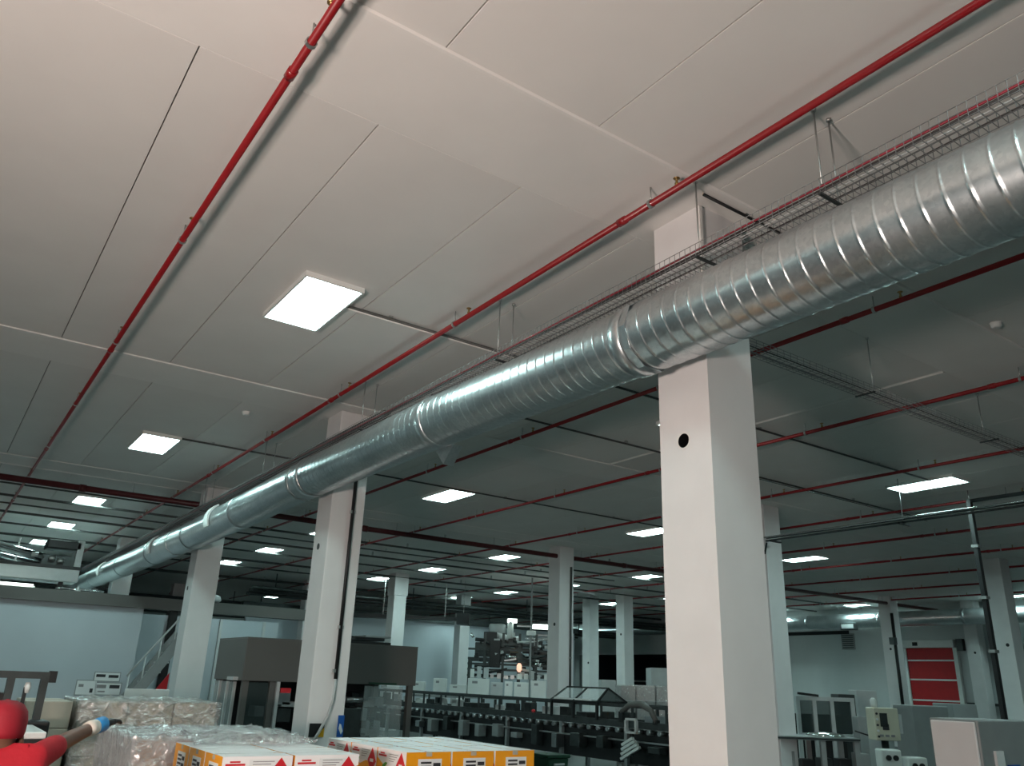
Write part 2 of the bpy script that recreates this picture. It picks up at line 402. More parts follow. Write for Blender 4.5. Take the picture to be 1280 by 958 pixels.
for yy, ids in rows.items():
    rname = {.4: 'overhead row behind the photographer', 7.4: 'nearest row', 14.35: 'second row back', 20.8: 'third row back', 25.2: 'fourth row back', 29.3: 'fifth row back', 32.9: 'sixth row back', 41.0: 'last row by the far wall'}[yy]
    for i in ids:
        if proto is None: proto = make_light(); t = proto
        else: t = copy_tree(proto)
        t.location = (LX[i], yy, ZC-.0005)
        t['label'] = extra.get((yy, i), 'lit ceiling panel light, %s, %s file from the left' % (rname, ordw(i)))

# ------------------------------------------------------------------ red sprinkler pipes
head_m = MB().lathe([(.014, 0), (.016, .02), (.010, .025), (.010, .05), (.018, .055), (.026, .058), (.026, .062)], n=8).mesh('sprinkler_head', 'brass')
hang = MB()
hang.tube([(0, 0, .028), (0, 0, .148)], .006, 6)
for k in range(10):
    a, b = 2*PI*k/10, 2*PI*(k+1)/10
    hang.bar((.033*math.cos(a), 0, .033*math.sin(a)), (.033*math.cos(b), 0, .033*math.sin(b)), .006, .028, upv=(0, 1, 0))
hang_m = hang.mesh('pipe_hanger', 'zinc')
PX = [1.10, 3.83, 6.77, 9.66, 12.59, 15.45, 18.30, 21.30, 24.30, 27.40, 30.35]
ZP = 5.20
pl = ['red sprinkler pipe at far left, passing the warm bright ceiling', 'red sprinkler pipe running above the cable tray and big duct', 'red sprinkler pipe seen just below the big duct at right']
for i, x in enumerate(PX):
    lab = pl[i] if i < 3 else 'red sprinkler pipe, %s counted from the left across the ceiling' % ordw(i)
    t = thing('sprinkler_pipe', lab, 'pipe', (x, -5, ZP), 0, 'parallel sprinkler pipes')
    r = .026 if i < 6 else .03
    seg = MB(); seg.tube([(0, 0, 0), (0, 48, 0)], r, 12); seg.build('pipe', 'red_pipe', t)
    yy = 3.53 - 2.87*2; k = 0
    while yy < (32 if i < 6 else 24):
        if yy > -.5:
            link_mesh('sprinkler_head', head_m, t, (0, yy+5, r-.004))
            hy = yy + .9 if k == 0 else yy + .27
            link_mesh('pipe_hanger', hang_m, t, (0, hy+5, 0))
            if k % 2 == 0:
                MB().tube([(0, yy+5.55, 0), (0, yy+5.63, 0)], r+.007, 12).build('coupling', 'red_pipe', t)
        yy += 2.87; k = (k+1)
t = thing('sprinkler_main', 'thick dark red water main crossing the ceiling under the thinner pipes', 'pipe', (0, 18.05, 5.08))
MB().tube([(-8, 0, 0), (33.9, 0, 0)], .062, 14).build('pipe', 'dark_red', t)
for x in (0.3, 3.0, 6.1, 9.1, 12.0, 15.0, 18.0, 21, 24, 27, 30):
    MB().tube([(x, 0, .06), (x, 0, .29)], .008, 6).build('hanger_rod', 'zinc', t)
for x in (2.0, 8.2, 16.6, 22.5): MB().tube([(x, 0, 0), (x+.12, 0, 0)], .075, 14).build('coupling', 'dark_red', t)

# ceiling conduits running across
def xrun(y, xa, xb, z, r, label, m='conduit', step=3.0):
    t = thing('ceiling_conduit', label, 'conduit', (0, y, z), 0, 'conduits crossing the ceiling')
    MB().tube([(xa, 0, 0), (xb, 0, 0)], r, 8).build('pipe', m, t)
    x = xa + .5
    while x < xb:
        MB().box(x-.02, x+.02, -.02, .02, r*.8, ZC-z).build('saddle', 'zinc', t); x += step
    return t
xrun(7.22, 2.86, 14.0, 5.318, .016, 'thin dark conduit starting at the largest ceiling light')
xrun(7.30, 2.86, 8.0, 5.335, .012, 'thin pale conduit next to the dark one at the largest light', 'cover_strip')
xrun(9.02, 4.9, 16.8, 5.30, .016, 'dark conduit crossing left of the service pole behind the nearest column')
xrun(9.10, 11.5, 17.2, 5.30, .012, 'shiny conduit beside the dark one left of the service pole', 'chrome')
xrun(13.72, 2.86, 13.9, 5.318, .016, 'dark conduit beside the second row of lights')
xrun(3.60, 4.2, 5.4, 5.33, .012, 'short dark conduit on the ceiling by the nearest column head', 'black', 1.0)
for k, (y, xa, xb, z, r) in enumerate(((18.75, -7, 33, 5.2, .03), (19.6, -7, 4.6, 5.26, .02), (20.85, -7, 33, 5.22, .028), (22.2, -7, 20, 5.26, .02), (23.1, -7, 33, 5.2, .03), (25.2, -7, 33, 5.22, .026), (27.3, -7, 33, 5.2, .035), (29.3, -7, 33, 5.22, .026), (32.9, -7, 33, 5.2, .05))):
    xrun(y, xa, xb, z, r, 'dark conduit across the far ceiling, %s behind the red water main' % ordw(k), step=5.8)

# smoke detectors
for (x, y, lab) in ((3.24, 11.62, 'small round detector on the ceiling near the second column'), (8.27, 3.38, 'small round white detector on the ceiling at far right')):
    tag(MB().lathe([(.03, -.055), (.05, -.045), (.055, -.015), (.06, 0)], n=16).build('smoke_detector', 'white_plastic', loc=(x, y, ZC-.001)), lab, 'smoke detector')

# ------------------------------------------------------------------ spiral duct
duct = thing('spiral_duct', 'big galvanised spiral air duct running along the column row', 'air duct', (3.97, 0, 0))
DZ = [(-4, 4.14), (1.35, 4.177), (3, 4.20), (4.1, 4.205), (5.4, 4.24), (7.1, 4.28), (9.0, 4.295), (10.5, 4.295), (12, 4.27), (13.5, 4.235), (16.5, 4.20), (19.6, 4.19), (25, 4.2), (31.5, 4.2)]
def dz(y):
    for (a, za), (b, zb) in zip(DZ, DZ[1:]):
        if y <= b: return za + (zb-za)*(y-a)/(b-a)
    return DZ[-1][1]
RD = .268
def duct_section(ya, yb, step, n):
    vs = []; fs = []; m = max(2, int(round((yb-ya)/step)))
    pitch = .122
    za, zb = dz(ya), dz(yb)
    for i in range(m+1):
        y = ya + (yb-ya)*i/m; zc = za + (zb-za)*i/m
        for k in range(n):
            th = 2*PI*k/n
            ph = (y/pitch + th/(2*PI)) % 1.0
            d = min(ph, 1-ph)*pitch
            r = RD + (.0055*math.exp(-(d/.0055)**2) if step < .05 else 0)
            vs.append((r*math.cos(th), y, zc + r*math.sin(th)))
    for i in range(m):
        for k in range(n):
            fs.append((i*n+k, i*n+(k+1) % n, (i+1)*n+(k+1) % n, (i+1)*n+k))
    mb = MB(); mb.add(vs, fs, 0, True); return mb
joints = [-4, 1.0, 4.1, 7.1, 10.5, 13.5, 16.5, 19.6, 23, 27, 31.5]
for a, b in zip(joints, joints[1:]):
    duct_section(a, b, (.005 if b <= 7.2 else .007) if b <= 10.6 else (.0125 if b < 17 else .6), 40).build('duct_section', 'galvanised', duct)
for y in joints[1:-1]:
    MB().tube([(0, y-.055, dz(y)), (0, y-.05, dz(y)), (0, y+.05, dz(y)), (0, y+.055, dz(y))], [RD+.002, RD+.012, RD+.012, RD+.002], 40, cap=False).build('joint_collar', 'galvanised', duct)
MB().tube([(0, 31.5, 4.2), (0, 31.52, 4.2)], RD, 32).build('end_cap', 'galvanised', duct)
def arc_plate(y0, y1, a0, a1, r, t=.012):
    mb = MB(); n = 10; vs = []
    for yy in (y0, y1):
        for rr in (r, r+t):
            for k in range(n+1):
                th = math.radians(a0 + (a1-a0)*k/n); vs.append((rr*math.cos(th), yy, dz((y0+y1)/2) + rr*math.sin(th)))
    N = n+1
    def q(a, b):
        return [(a*N+k, a*N+k+1, b*N+k+1, b*N+k) for k in range(n)]
    mb.add(vs, q(0, 1)+q(1, 3)+q(3, 2)+q(2, 0)+[(0, N, 3*N, 2*N), (n, N+n, 3*N+n, 2*N+n)]); return mb
for y in (14.5, 18.9, 25.0): arc_plate(y, y+.24, 120, 205, RD+.014, .03).build('access_plate', 'white_plastic', duct)
for y in (5.6,): pass
for y in (7.0,):
    MB().prism([(y, dz(y)-RD+.02), (y+.34, dz(y)-RD+.02), (y+.17, dz(y)-RD-.16)], 0, .12, .24).build('air_scoop', 'galvanised', duct)
for y in (10.83, 17.6):
    arc_plate(y-.03, y+.03, 0, 359, RD+.013, .006).build('hanger_strap', 'zinc', duct)
    MB().box(.2, .345, y-.03, y+.03, dz(y)-.05, dz(y)+.05).build('wall_bracket', 'zinc', duct)
arc_plate(3.96, 4.02, 0, 359, RD+.013, .006).build('hanger_strap', 'galvanised', duct)
MB().box(.2, .335, 3.96, 4.02, 4.18, 4.24).build('wall_bracket', 'zinc', duct)

# ------------------------------------------------------------------ wire cable trays
def wire_tray(name, label, axis, a0, a1, c, z, w=.15, h=.075, rods=(), cables=(), step=.1, sec=3.0):
    """axis 'y' or 'x'; c = centre across"""
    t = thing(name, label, 'cable tray', (0, 0, 0))
    def P(a, b, zz): return (b, a, zz) if axis == 'y' else (a, b, zz)
    s = a0
    while s < a1 - .01:
        e = min(s+sec, a1); mb = MB()
        for (b, zz) in ((c-w/2, z), (c-w/6, z), (c+w/6, z), (c+w/2, z), (c-w/2, z+h/2), (c+w/2, z+h/2), (c-w/2, z+h), (c+w/2, z+h)):
            mb.tube([P(s, b, zz), P(e, b, zz)], .0028, 5)
        k = s
        while k < e:
            mb.tube([P(k, c-w/2, z+h), P(k, c-w/2, z-.004), P(k, c+w/2, z-.004), P(k, c+w/2, z+h)], .0028, 5, cap=False); k += step
        o = mb.build('wire_basket', 'tray_wire', t); o['kind'] = 'stuff'
        s = e
    for (off, zz, r, m) in cables:
        n = max(4, int((a1-a0)/.7)); pts = []
        for i in range(n+1):
            a = a0 + (a1-a0)*i/n; pts.append(P(a, c+off+random.uniform(-.006, .006), z+zz+random.uniform(0, .006)))
        MB().tube(pts, r, 6).build('cable', m, t)
    for (a, b) in rods:
        mb = MB(); mb.tube([P(a, b, z-.018), P(a, b, ZC)], .006, 6); mb.build('hanger_rod', 'zinc', t)
        mb = MB(); p = Vector(P(a, b, ZC-.02)); mb.tube([p, p+Vector((0, 0, .019))], .018, 8); mb.build('ceiling_anchor', 'zinc', t)
    done = set()
    for (a, b) in rods:
        if round(a, 1) in done: continue
        done.add(round(a, 1))
        MB().bar(P(a, c-w/2-.012, z-.012), P(a, c+w/2+.012, z-.012), .022, .014).build('cross_bar', 'dark_steel', t)
    return t
wire_tray('cable_tray', 'wire basket cable tray hanging along the top of the big duct', 'y', -3.5, 31, 4.12, 4.70, .22, .10,
          rods=[(2.50, 4.20), (2.50, 4.035), (3.53, 4.035), (6.14, 4.20), (6.14, 4.035), (9.24, 4.20), (9.24, 4.035), (13.0, 4.2), (13.0, 4.035), (16.5, 4.2), (16.5, 4.035)],
          cables=[(-.095, .014, .011, 'cable'), (-.08, .030, .010, 'cable'), (-.098, .045, .008, 'cable_red'), (-.05, .010, .006, 'light_grey'), (.05, .010, .007, 'cable')], step=.052)
wire_tray('cable_tray', 'wire basket cable tray crossing away to the right of the nearest column', 'x', 4.85, 22, 4.50, 4.74, .20, .06,
          rods=[(7.62, 4.40), (10.23, 4.55), (13.3, 4.45), (16.5, 4.45), (19.5, 4.45)],
          cables=[(-.05, .010, .006, 'cable'), (.04, .010, .006, 'print_grey')], step=.1)

tr = bpy.data.objects['cable_tray']
for (dx, zz, r) in ((-.075, .03, .018), (-.03, .026, .02), (.02, .03, .018), (-.05, .065, .018), (.0, .07, .016), (-.085, .08, .015)):
    MB().tube([(4.12+dx+random.uniform(-.008, .008), 8.6+i*1.4, 4.70+zz+random.uniform(0, .008)) for i in range(17)], r, 6).build('cable', 'cable', tr)
# bright conduits at right beside service pole
t = thing('conduit_bundle', 'shiny conduits on brackets running right from the bluish column', 'conduit', (13.5, 0, 4.64))
for dx, dzv, m in ((0, 0, 'chrome'), (.07, .0, 'dark_steel'), (.14, .01, 'chrome'), (.05, -.06, 'dark_steel')):
    MB().tube([(dx, 1.0, dzv), (dx, 10.5, dzv)], .02, 8).build('pipe', m, t)
for y in (10.3, 7.6, 5.2):
    MB().bar((-.08, y, -.09), (.25, y, -.09), .04, .03).build('bracket', 'black', t)
    if y < 10: MB().tube([(.06, y, -.09), (.06, y, ZC-4.64)], .008, 6).build('hanger_rod', 'zinc', t)
MB().bar((.0, 10.45, -.10), (.02, 10.53, -.32), .025).build('bracket_arm', 'black', t)
p = thing('service_pole', 'tall dark service pole from ceiling to floor near the right edge', 'pole', (15.25, 7.24, 0))
MB().bar((0, 0, 0), (0, 0, 5.18), .10, .07).build('pole', 'black', p)
MB().tube([(0, 0, 5.15), (0, -4.5, 5.15)], .035, 8).build('arm', 'black', p)
for z in (4.3, 3.4, 2.5): MB().box(-.07, .07, -.06, .06, z, z+.05).build('clamp', 'zinc', p)
MB().tube([(0, 0, 5.15), (0, 0, ZC)], .01, 6).build('hanger_rod', 'zinc', p)

# ------------------------------------------------------------------ right wall fittings
d = thing('roll_up_door', 'red roll-up door with white bars in the far right wall', 'door', (33.98, 18.6, 0))
MB().box(-.10, 0, -.98, .98, 0, 3.62).build('curtain', 'red_curtain', d)
for z in (0.85, 1.62, 2.40, 3.14): MB().box(-.125, -.10, -.98, .98, z-.03, z+.03).build('wind_bar', 'white_plastic', d)
MB().box(-.32, 0, -1.12, 1.12, 3.62, 3.92).build('roller_housing', 'white_plastic', d, bevel=.02)
for s in (-1, 1): MB().box(-.16, 0, s*1.06-.08, s*1.06+.08, 0, 3.62).build('guide_rail', 'white_plastic', d)
MB().box(-.36, -.32, .35, .55, 3.70, 3.84).build('sensor', 'black', d)
MB().box(-.25, -.05, -1.45, -1.2, 3.5, 3.95).build('motor', 'dark_steel', d)
g = thing('vent_grille', 'small square vent grille high on the far right wall', 'vent', (33.99, 22.3, 3.6))
MB().box(-.04, 0, -.32, .32, 0, .68).build('frame', 'grey_paint', g)
for k in range(7): MB().box(-.055, -.04, -.27, .27, .06+k*.085, .10+k*.085).build('slat', 'dark_steel', g)
t = thing('wall_duct', 'long round duct along the far right wall', 'air duct', (33.0, 0, 4.72))
MB().tube([(0, 8, 0), (0, 45.8, 0)], .30, 20).build('duct_body', 'galvanised', t)
for y in (9.5, 13, 16.5, 20, 23.5, 27, 31, 35, 39, 43):
    MB().tube([(0, y-.05, 0), (0, y+.05, 0)], .315, 20).build('joint_collar', 'galvanised', t)
for y in (11, 15, 22, 29, 37): MB().tube([(0, y, .3), (0, y, ZC-4.72)], .01, 6).build('hanger_rod', 'zinc', t)
MB().box(-.42, -.2, 21.0, 21.7, -.40, -.1).build('air_outlet', 'dark_steel', t, bevel=.02)
MB().box(-.43, -.42, 21.07, 21.63, -.34, -.16).build('outlet_grille', 'light_grey', t)
t = thing('wall_pipe', 'dark vertical pipe on the wall left of the red door', 'pipe', (30.2, 17.86, 0))
MB().tube([(0, 0, .0), (0, 0, 4.7)], .06, 8).build('pipe', 'black', t)
MB().box(-.22, -.02, -.1, .1, 3.55, 3.8).build('junction_box', 'dark_steel', t)
t = thing('wall_rail', 'dark horizontal rail low along the far right wall', 'rail', (33.9, 0, 1.55))
MB().bar((0, 8, 0), (0, 17.4, 0), .08, .10).build('rail', 'dark_steel', t)
for y in (9, 12, 15): MB().bar((.0, y, -1.55), (.0, y, 0), .06).build('post', 'dark_steel', t)
t = thing('wall_panel', 'dark vertical strip frame on the far right wall left of the vent', 'frame', (33.96, 25.6, 0))
MB().box(-.06, .0, -.12, .12, 2.9, 4.4).build('strip', 'black', t)
MB().box(-.06, .0, -3.4, -.12, 4.25, 4.4).build('strip', 'black', t)

# ------------------------------------------------------------------ inner room on the left and its roof ledge
YL = 23.0
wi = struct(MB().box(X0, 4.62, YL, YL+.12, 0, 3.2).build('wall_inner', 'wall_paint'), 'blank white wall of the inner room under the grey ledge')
struct(MB().box(X0, 9.9, YL-.12, YL+.25, 3.17, 3.46).build('trim_1', 'grey_cladding'), 'grey ledge running over the inner room wall')
struct(MB().box(X0, 4.62, YL+.25, 34, 3.3, 3.42).build('roof_inner', 'grey_paint'), 'flat roof of the inner room')
struct(MB().box(4.55, 9.8, 27.5, 27.62, 0, 3.3).build('wall_inner_2', 'wall_paint'), 'pale wall seen through the opening past the inner room')
for xx in (6.3, 7.9, 9.3):
    MB().box(xx-.04, xx+.04, 27.42, 27.5, 0, 3.3).build('wall_joint', 'light_grey', bpy.data.objects['wall_inner_2'])
struct(MB().box(10.6, 27.5, 33.6, 33.75, 0, 4.15).build('wall_inner_3', 'wall_paint'), 'white partition wall at the far end under a dark beam')
struct(MB().box(10.4, 27.7, 33.5, 33.85, 4.15, 4.4).build('trim_2', 'dark_steel'), 'dark beam over the far white partition')
t = tag(MB().box(5.28, 5.46, YL-.05, YL+.15, 0, 3.17).build('steel_post', 'black', bevel=.01), 'black post under the grey ledge beside the stairs', 'post')
# stairs
st = thing('metal_stairs', 'metal stairs rising to the right behind the white column', 'stairs', (4.7, 22.2, 0))
for yy in (0, .7):
    MB().bar((-.75, yy, .12), (.85, yy, 2.6), .06, .24).build('stringer', 'grey_paint', st)
for k in range(10):
    x = -.70 + k*.15; z = .25 + k*.232
    MB().box(x, x+.22, .04, .66, z, z+.03).build('tread', 'light_grey', st)
MB().tube([(-.35, 0, 1.55), (.75, 0, 3.1)], .022, 8).build('handrail', 'light_grey', st)
for k in range(4): MB().tube([(-.3+k*.3, 0, .75+k*.465), (-.3+k*.3, 0, 1.6+k*.44)], .018, 6).build('baluster', 'light_grey', st)
tag(MB().prism([(4.75, .9), (5.25, .9), (5.25, 1.65)], 1, 21.9, 21.94).build('red_panel', 'red_curtain'), 'small red triangular panel under the stairs', 'panel')
MB().bar((5.24, 21.92, 0), (5.24, 21.92, 1.0), .05).build('post', 'dark_steel', bpy.data.objects['red_panel'])
# notices on inner wall
def notice(x0, x1, y0, y1, bars, label):
    a = atY(x0, y0, YL-.01); b = atY(x1, y1, YL-.01)
    n = thing('wall_notice', label, 'notice', (a.x, YL-.001, b.z), 0, 'notices on the inner wall')
    w, h = b.x-a.x, a.z-b.z
    MB().box(-.02, w+.02, -.008, 0, -.02, h+.02).build('frame', 'grey_paint', n)
    MB().box(0, w, -.012, -.008, 0, h).build('sheet', 'paper', n)
    for (u0, u1, v0, v1, m) in bars:
        MB().box(u0*w, u1*w, -.016, -.012, v0*h, v1*h).build('print', m, n)
    return n
notice(97, 118, 851, 869, [(.70, .86, .15, .45, 'print_black'), (.1, .35, .55, .75, 'print_grey')], 'left framed notice with a black dot on the inner wall')
notice(120, 149, 854, 869, [(.05, .42, .55, .85, 'print_grey'), (.12, .4, .2, .32, 'print_grey'), (.55, .95, .55, .85, 'print_black')], 'lower right framed notice with grey print on the inner wall')
notice(119.5, 148.5, 841, 852, [(.05, .42, .45, .8, 'print_black'), (.55, .95, .4, .75, 'print_black')], 'upper notice with two black bars on the inner wall')

# equipment on the roof of the inner room (top left)
rq = thing('roof_conveyor', 'grey machine with a shiny inclined tube on the inner room roof', 'machine', (0, 23.6, 3.42))
MB().box(-3.0, 3.05, 0, .9, .30, .62).build('chassis', 'light_grey', rq, bevel=.02)
for x in (-2.4, -.6, 1.1, 2.7): MB().box(x-.05, x+.05, .2, .3, 0, .30).build('foot', 'dark_steel', rq)
MB().box(-3.0, 3.08, -.02, .0, .60, .68).build('edge_rail', 'black', rq)
MB().tube([(-2.5, .3, 1.75), (2.2, .3, .86)], .11, 16).build('inclined_tube', 'chrome', rq)
MB().tube([(-2.5, .5, 1.45), (2.1, .5, .72)], .07, 12).build('inclined_tube', 'steel', rq)
MB().box(2.15, 3.0, .2, .8, .68, .95).build('drive_box', 'dark_steel', rq, bevel=.02)
MB().box(2.9, 3.05, .1, .8, .62, 1.35).build('end_plate', 'light_grey', rq)
MB().box(2.2, 3.0, .1, .8, 1.1, 1.32).build('motor_cover', 'black', rq, bevel=.03)
for x, z in ((2.3, .85), (2.5, .8), (1.9, .9)): MB().tube([(x, .1, z), (x+.15, .1, z)], .06, 8).build('coupling', 'zinc', rq)
for x in (-.7, 1.6): MB().bar((x, .35, .6), (x, .35, 1.3), .04).build('support', 'zinc', rq)
tl = thing('strip_light', 'lit strip light under the roof machine at left', 'strip light', (.9, 23.2, 3.44))
MB().box(-1.2, 1.2, 0, .12, .02, .08).build('housing', 'white_plastic', tl); MB().tube([(-1.15, -.02, .09), (1.15, -.02, .09)], .03, 8).build('tube', 'tube_lamp', tl)
MB().box(-.9, -.8, .02, .1, 0, .02).build('foot', 'zinc', tl); MB().box(.8, .9, .02, .1, 0, .02).build('foot', 'zinc', tl)
pp = thing('roof_valve', 'small shiny valve assembly at the end of the roof machine', 'valve', (2.75, 23.3, 3.42))
MB().tube([(-.2, 0, .10), (.9, 0, .10)], .035, 8).build('pipe', 'chrome', pp); MB().lathe([(.06, 0), (.08, .05), (.05, .16), (.02, .2)], (.3, 0, 0), 10).build('valve_body', 'zinc', pp)
MB().tube([(.7, 0, .1), (.7, .1, .1)], .07, 10).build('handwheel', 'chrome', pp)
# equipment on ledge between columns
lq = thing('ledge_fan', 'pale low fan unit standing on the ledge between two columns', 'fan', (6.2, 23.05, 3.46))
MB().lathe([(.28, 0), (.34, .06), (.30, .16), (.18, .2)], n=14).build('housing', 'light_grey', lq); MB().box(-.1, .1, -.1, .1, .18, .24).build('motor', 'black', lq)

# ------------------------------------------------------------------ dark grey machine behind the second column
pm_ = thing('palletising_machine', 'big dark grey clad machine with glass doors behind the column', 'machine', (4.18, 13.0, 0))
Wm, Dm, Ht, Hb = 2.98, 1.45, 2.235, 1.62
MB().box(0, Wm, 0, .03, Hb, Ht).build('front_panel', 'grey_cladding', pm_, bevel=.006)
MB().box(0, .03, .03, Dm, Hb, Ht).build('side_panel', 'grey_cladding', pm_, bevel=.006)
MB().box(Wm-.03, Wm, .03, Dm, Hb, Ht).build('side_panel', 'grey_cladding', pm_, bevel=.006)
MB().box(.03, Wm-.03, Dm-.03, Dm, 0, Ht).build('back_panel', 'black', pm_)
MB().box(0, Wm, 0, Dm, Ht, Ht+.02).build('top_plate', 'grey_cladding', pm_)
for x, y in ((.03, .03), (Wm-.12, .03), (.03, Dm-.12), (Wm-.12, Dm-.12), (.45, .03), (1.62, .03)):
    MB().box(x, x+.09, y, y+.09, 0, Hb).build('post', 'grey_cladding', pm_)
for x0, x1 in ((.60, 1.20),):
    MB().box(x0-.05, x0, -.01, .05, .2, Hb).build('door_frame', 'light_grey', pm_)
MB().box(.12, .42, .02, .04, .2, Hb-.02).build('glass_door', 'dark_glass', pm_)
MB().box(2.05, 2.75, .02, .04, .2, Hb-.02).build('glass_door', 'glass', pm_)
for y in (.35, .7, 1.1):
    MB().box(-.005, .02, y, y+.3, .2, Hb-.02).build('glass_door', 'glass', pm_)
    MB().box(-.02, .02, y-.04, y, .2, Hb-.02).build('door_frame', 'light_grey', pm_)
MB().box(.62, .78, -.01, .02, Hb-.16, Hb-.09).build('red_tag', 'carton_red', pm_); MB().box(1.28, 1.55, -.01, .02, Hb-.35, Hb-.20).build('white_plate', 'paper', pm_)
MB().box(1.62, 2.02, .0, .35, 0, 1.25).build('control_cabinet', 'dark_steel', pm_, bevel=.01)
MB().tube([(1.72, -.02, 1.38), (2.0, -.02, 1.38)], .045, 10).build('cylinder', 'steel', pm_)
for k in range(26):
    x = random.uniform(.2, 2.7) if k % 2 else random.uniform(2.05, 2.6); z = random.uniform(.5, 1.45)
    MB().box(x, x+random.uniform(.08, .28), .5, .8, z, z+random.uniform(.06, .25)).build('inner_fitting', random.choice(['steel', 'dark_steel', 'light_grey']), pm_, bevel=.01)
MB().bar((2.1, -.005, 1.64), (2.6, -.005, 1.64), .05, .03).build('lamp_rail', 'green_dark', pm_)
MB().box(1.5, 2.6, .3, 1.0, Ht+.02, Ht+.07).build('top_tray', 'black', pm_); MB().box(1.95, 2.5, .35, .9, Ht+.09, Ht+.14).build('top_tray', 'black', pm_)
MB().box(2.2, 2.7, .5, 1.0, Ht+.15, Ht+.18).build('top_tray', 'light_grey', pm_); MB().tube([(1.2, .4, Ht+.02), (1.4, .4, Ht+.14), (1.9, .4, Ht+.10)], .014, 6).build('cable', 'cable', pm_)
MB().box(1.95, 2.02, .6, .67, Ht+.05, Ht+.16).build('spacer', 'black', pm_)
MB().box(-.08, .0, .2, .5, 1.62, 1.67).build('side_lamp', 'light_grey', pm_)

# ------------------------------------------------------------------ conveyor line (runs along Y)
XC = 12.15
cv = thing('conveyor', 'long dark steel conveyor with double guard rails in mid hall', 'conveyor', (XC, 0, 0))
ya, yb = 10.9, 25.5
MB().bar((0, ya, 1.02), (0, yb, 1.02), .06, .13).build('side_beam', 'dark_steel', cv)
MB().bar((.75, ya, 1.02), (.75, yb, 1.02), .06, .13).build('side_beam', 'dark_steel', cv)
MB().bar((.02, ya, 1.36), (.02, yb, 1.36), .05, .06).build('guard_rail', 'dark_steel', cv)
MB().bar((.73, ya, 1.36), (.73, yb, 1.36), .05, .06).build('guard_rail', 'dark_steel', cv)
MB().box(.05, .70, ya, yb, 1.02, 1.05).build('belt', 'black', cv)
y = ya + .2
while y < yb:
    MB().bar((.02, y, 1.05), (.02, y, 1.36), .04).build('rail_post', 'dark_steel', cv)
    MB().bar((.73, y, 1.05), (.73, y, 1.36), .04).build('rail_post', 'dark_steel', cv); y += .95
y = ya + .15
while y < yb:
    for x in (0, .75): MB().bar((x, y, 0), (x, y, .96), .08).build('leg', 'grey_paint', cv)
    MB().bar((0, y, .3), (.75, y, .3), .05).build('stretcher', 'grey_paint', cv); y += 2.1
rl = MB().tube([(-.05, 0, 0), (.1, 0, 0)], .045, 10).mesh('roller', 'steel')
y = ya + .35
while y < yb - .2:
    link_mesh('roller', rl, cv, (-.05, y, .90)); y += .3
MB().bar((-.06, ya, .72), (-.06, yb, .72), .03, .03).build('lower_rail', 'zinc', cv)
MB().box(.05, .12, ya, yb, .30, .93).build('skirt_panel', 'black', cv)
for k in range(18):
    y = ya + .4 + k*.78
    MB().box(-.14-.08*random.random(), .04, y, y+random.uniform(.12, .35), random.uniform(.4, .55), random.uniform(.62, .86)).build('drive_unit', random.choice(['dark_steel', 'grey_paint', 'steel']), cv, bevel=.015)
for k in range(21):
    y = ya + .3 + k*.68
    MB().box(.18, .18+random.uniform(.1, .35), y, y+random.uniform(.15, .4), 1.05, 1.05+random.uniform(.10, .27)).build('guide_block', random.choice(['light_grey', 'white_plastic', 'dark_steel', 'steel']), cv, bevel=.01)
MB().lathe([(.03, 0), (.045, .02), (.045, .05), (.02, .07)], (-.01, 16.3, 1.09), 10).build('stop_button', 'carton_red', cv)

# second, near end conveyor table
# clear hood
hd = thing('clear_hood', 'clear sloped guard hood with black frame on the conveyor', 'hood', (XC, 0, 0))
ha, hb, hz0, hz1 = 14.0, 15.6, 1.40, 1.68
def pane(pts, m, name, parent, th=.012):
    pts = [Vector(p) for p in pts]; n = (pts[1]-pts[0]).cross(pts[2]-pts[0]).normalized()*th
    mb = MB(); k = len(pts); mb.add([p-n/2 for p in pts]+[p+n/2 for p in pts], [tuple(range(k)), tuple(reversed(range(k, 2*k)))]+[(i, (i+1) % k, (i+1) % k+k, i+k) for i in range(k)])
    return mb.build(name, m, parent)
for (a, b) in ((ha, 14.8), (14.8, hb)):
    pane([(-.05, a+.02, hz0), (-.05, b-.02, hz0), (.35, b-.1, hz1), (.35, a+.1, hz1)], 'glass', 'pane', hd)
pane([(-.05, ha, hz0), (.35, ha+.1, hz1), (.80, ha, hz0)], 'dark_glass', 'pane', hd)
for pq in (((-.05, ha, hz0), (-.05, hb, hz0)), ((.35, ha+.1, hz1), (.35, hb-.1, hz1)), ((-.05, ha, hz0), (.35, ha+.1, hz1)), ((-.05, 14.8, hz0), (.35, 14.8, hz1)), ((-.05, hb, hz0), (.35, hb-.1, hz1)), ((.8, ha, hz0), (.35, ha+.1, hz1)), ((.8, ha, hz0), (.8, hb, hz0)), ((-.05, ha, hz0), (.8, ha, hz0))):
    MB().bar(pq[0], pq[1], .035).build('frame_bar', 'black', hd)
for yy in (ha+.02, 14.8, hb-.02): MB().bar((-.04, yy, 1.05), (-.04, yy, hz0), .05).build('post', 'black', hd); 
MB().box(-.03, .05, ha+.3, hb-.1, 1.405, 1.45).build('lamp_tube', 'white_plastic', hd)
br = thing('arch_bracket', 'brownish curved bracket beside the clear hood', 'bracket', (XC, 12.75, 1.09))
MB().tube([(0, -.45, 0), (0, -.3, .22), (0, -.05, .32), (0, .3, .30), (0, .55, .15)], [.05, .06, .07, .06, .05], 10).build('arch', 'grey_cladding', br)
MB().box(-.04, .04, -.5, -.38, -.04, .05).build('foot', 'black', br); MB().box(-.04, .04, .48, .6, -.04, .16).build('foot', 'black', br)

def simple_parts(name, label, cat, loc, parts, rz=0, group=None):
    t = thing(name, label, cat, loc, rz, group)
    for (pn, m, bx, bev) in parts:
        MB().box(*bx).build(pn, m, t, bevel=bev)
    return t
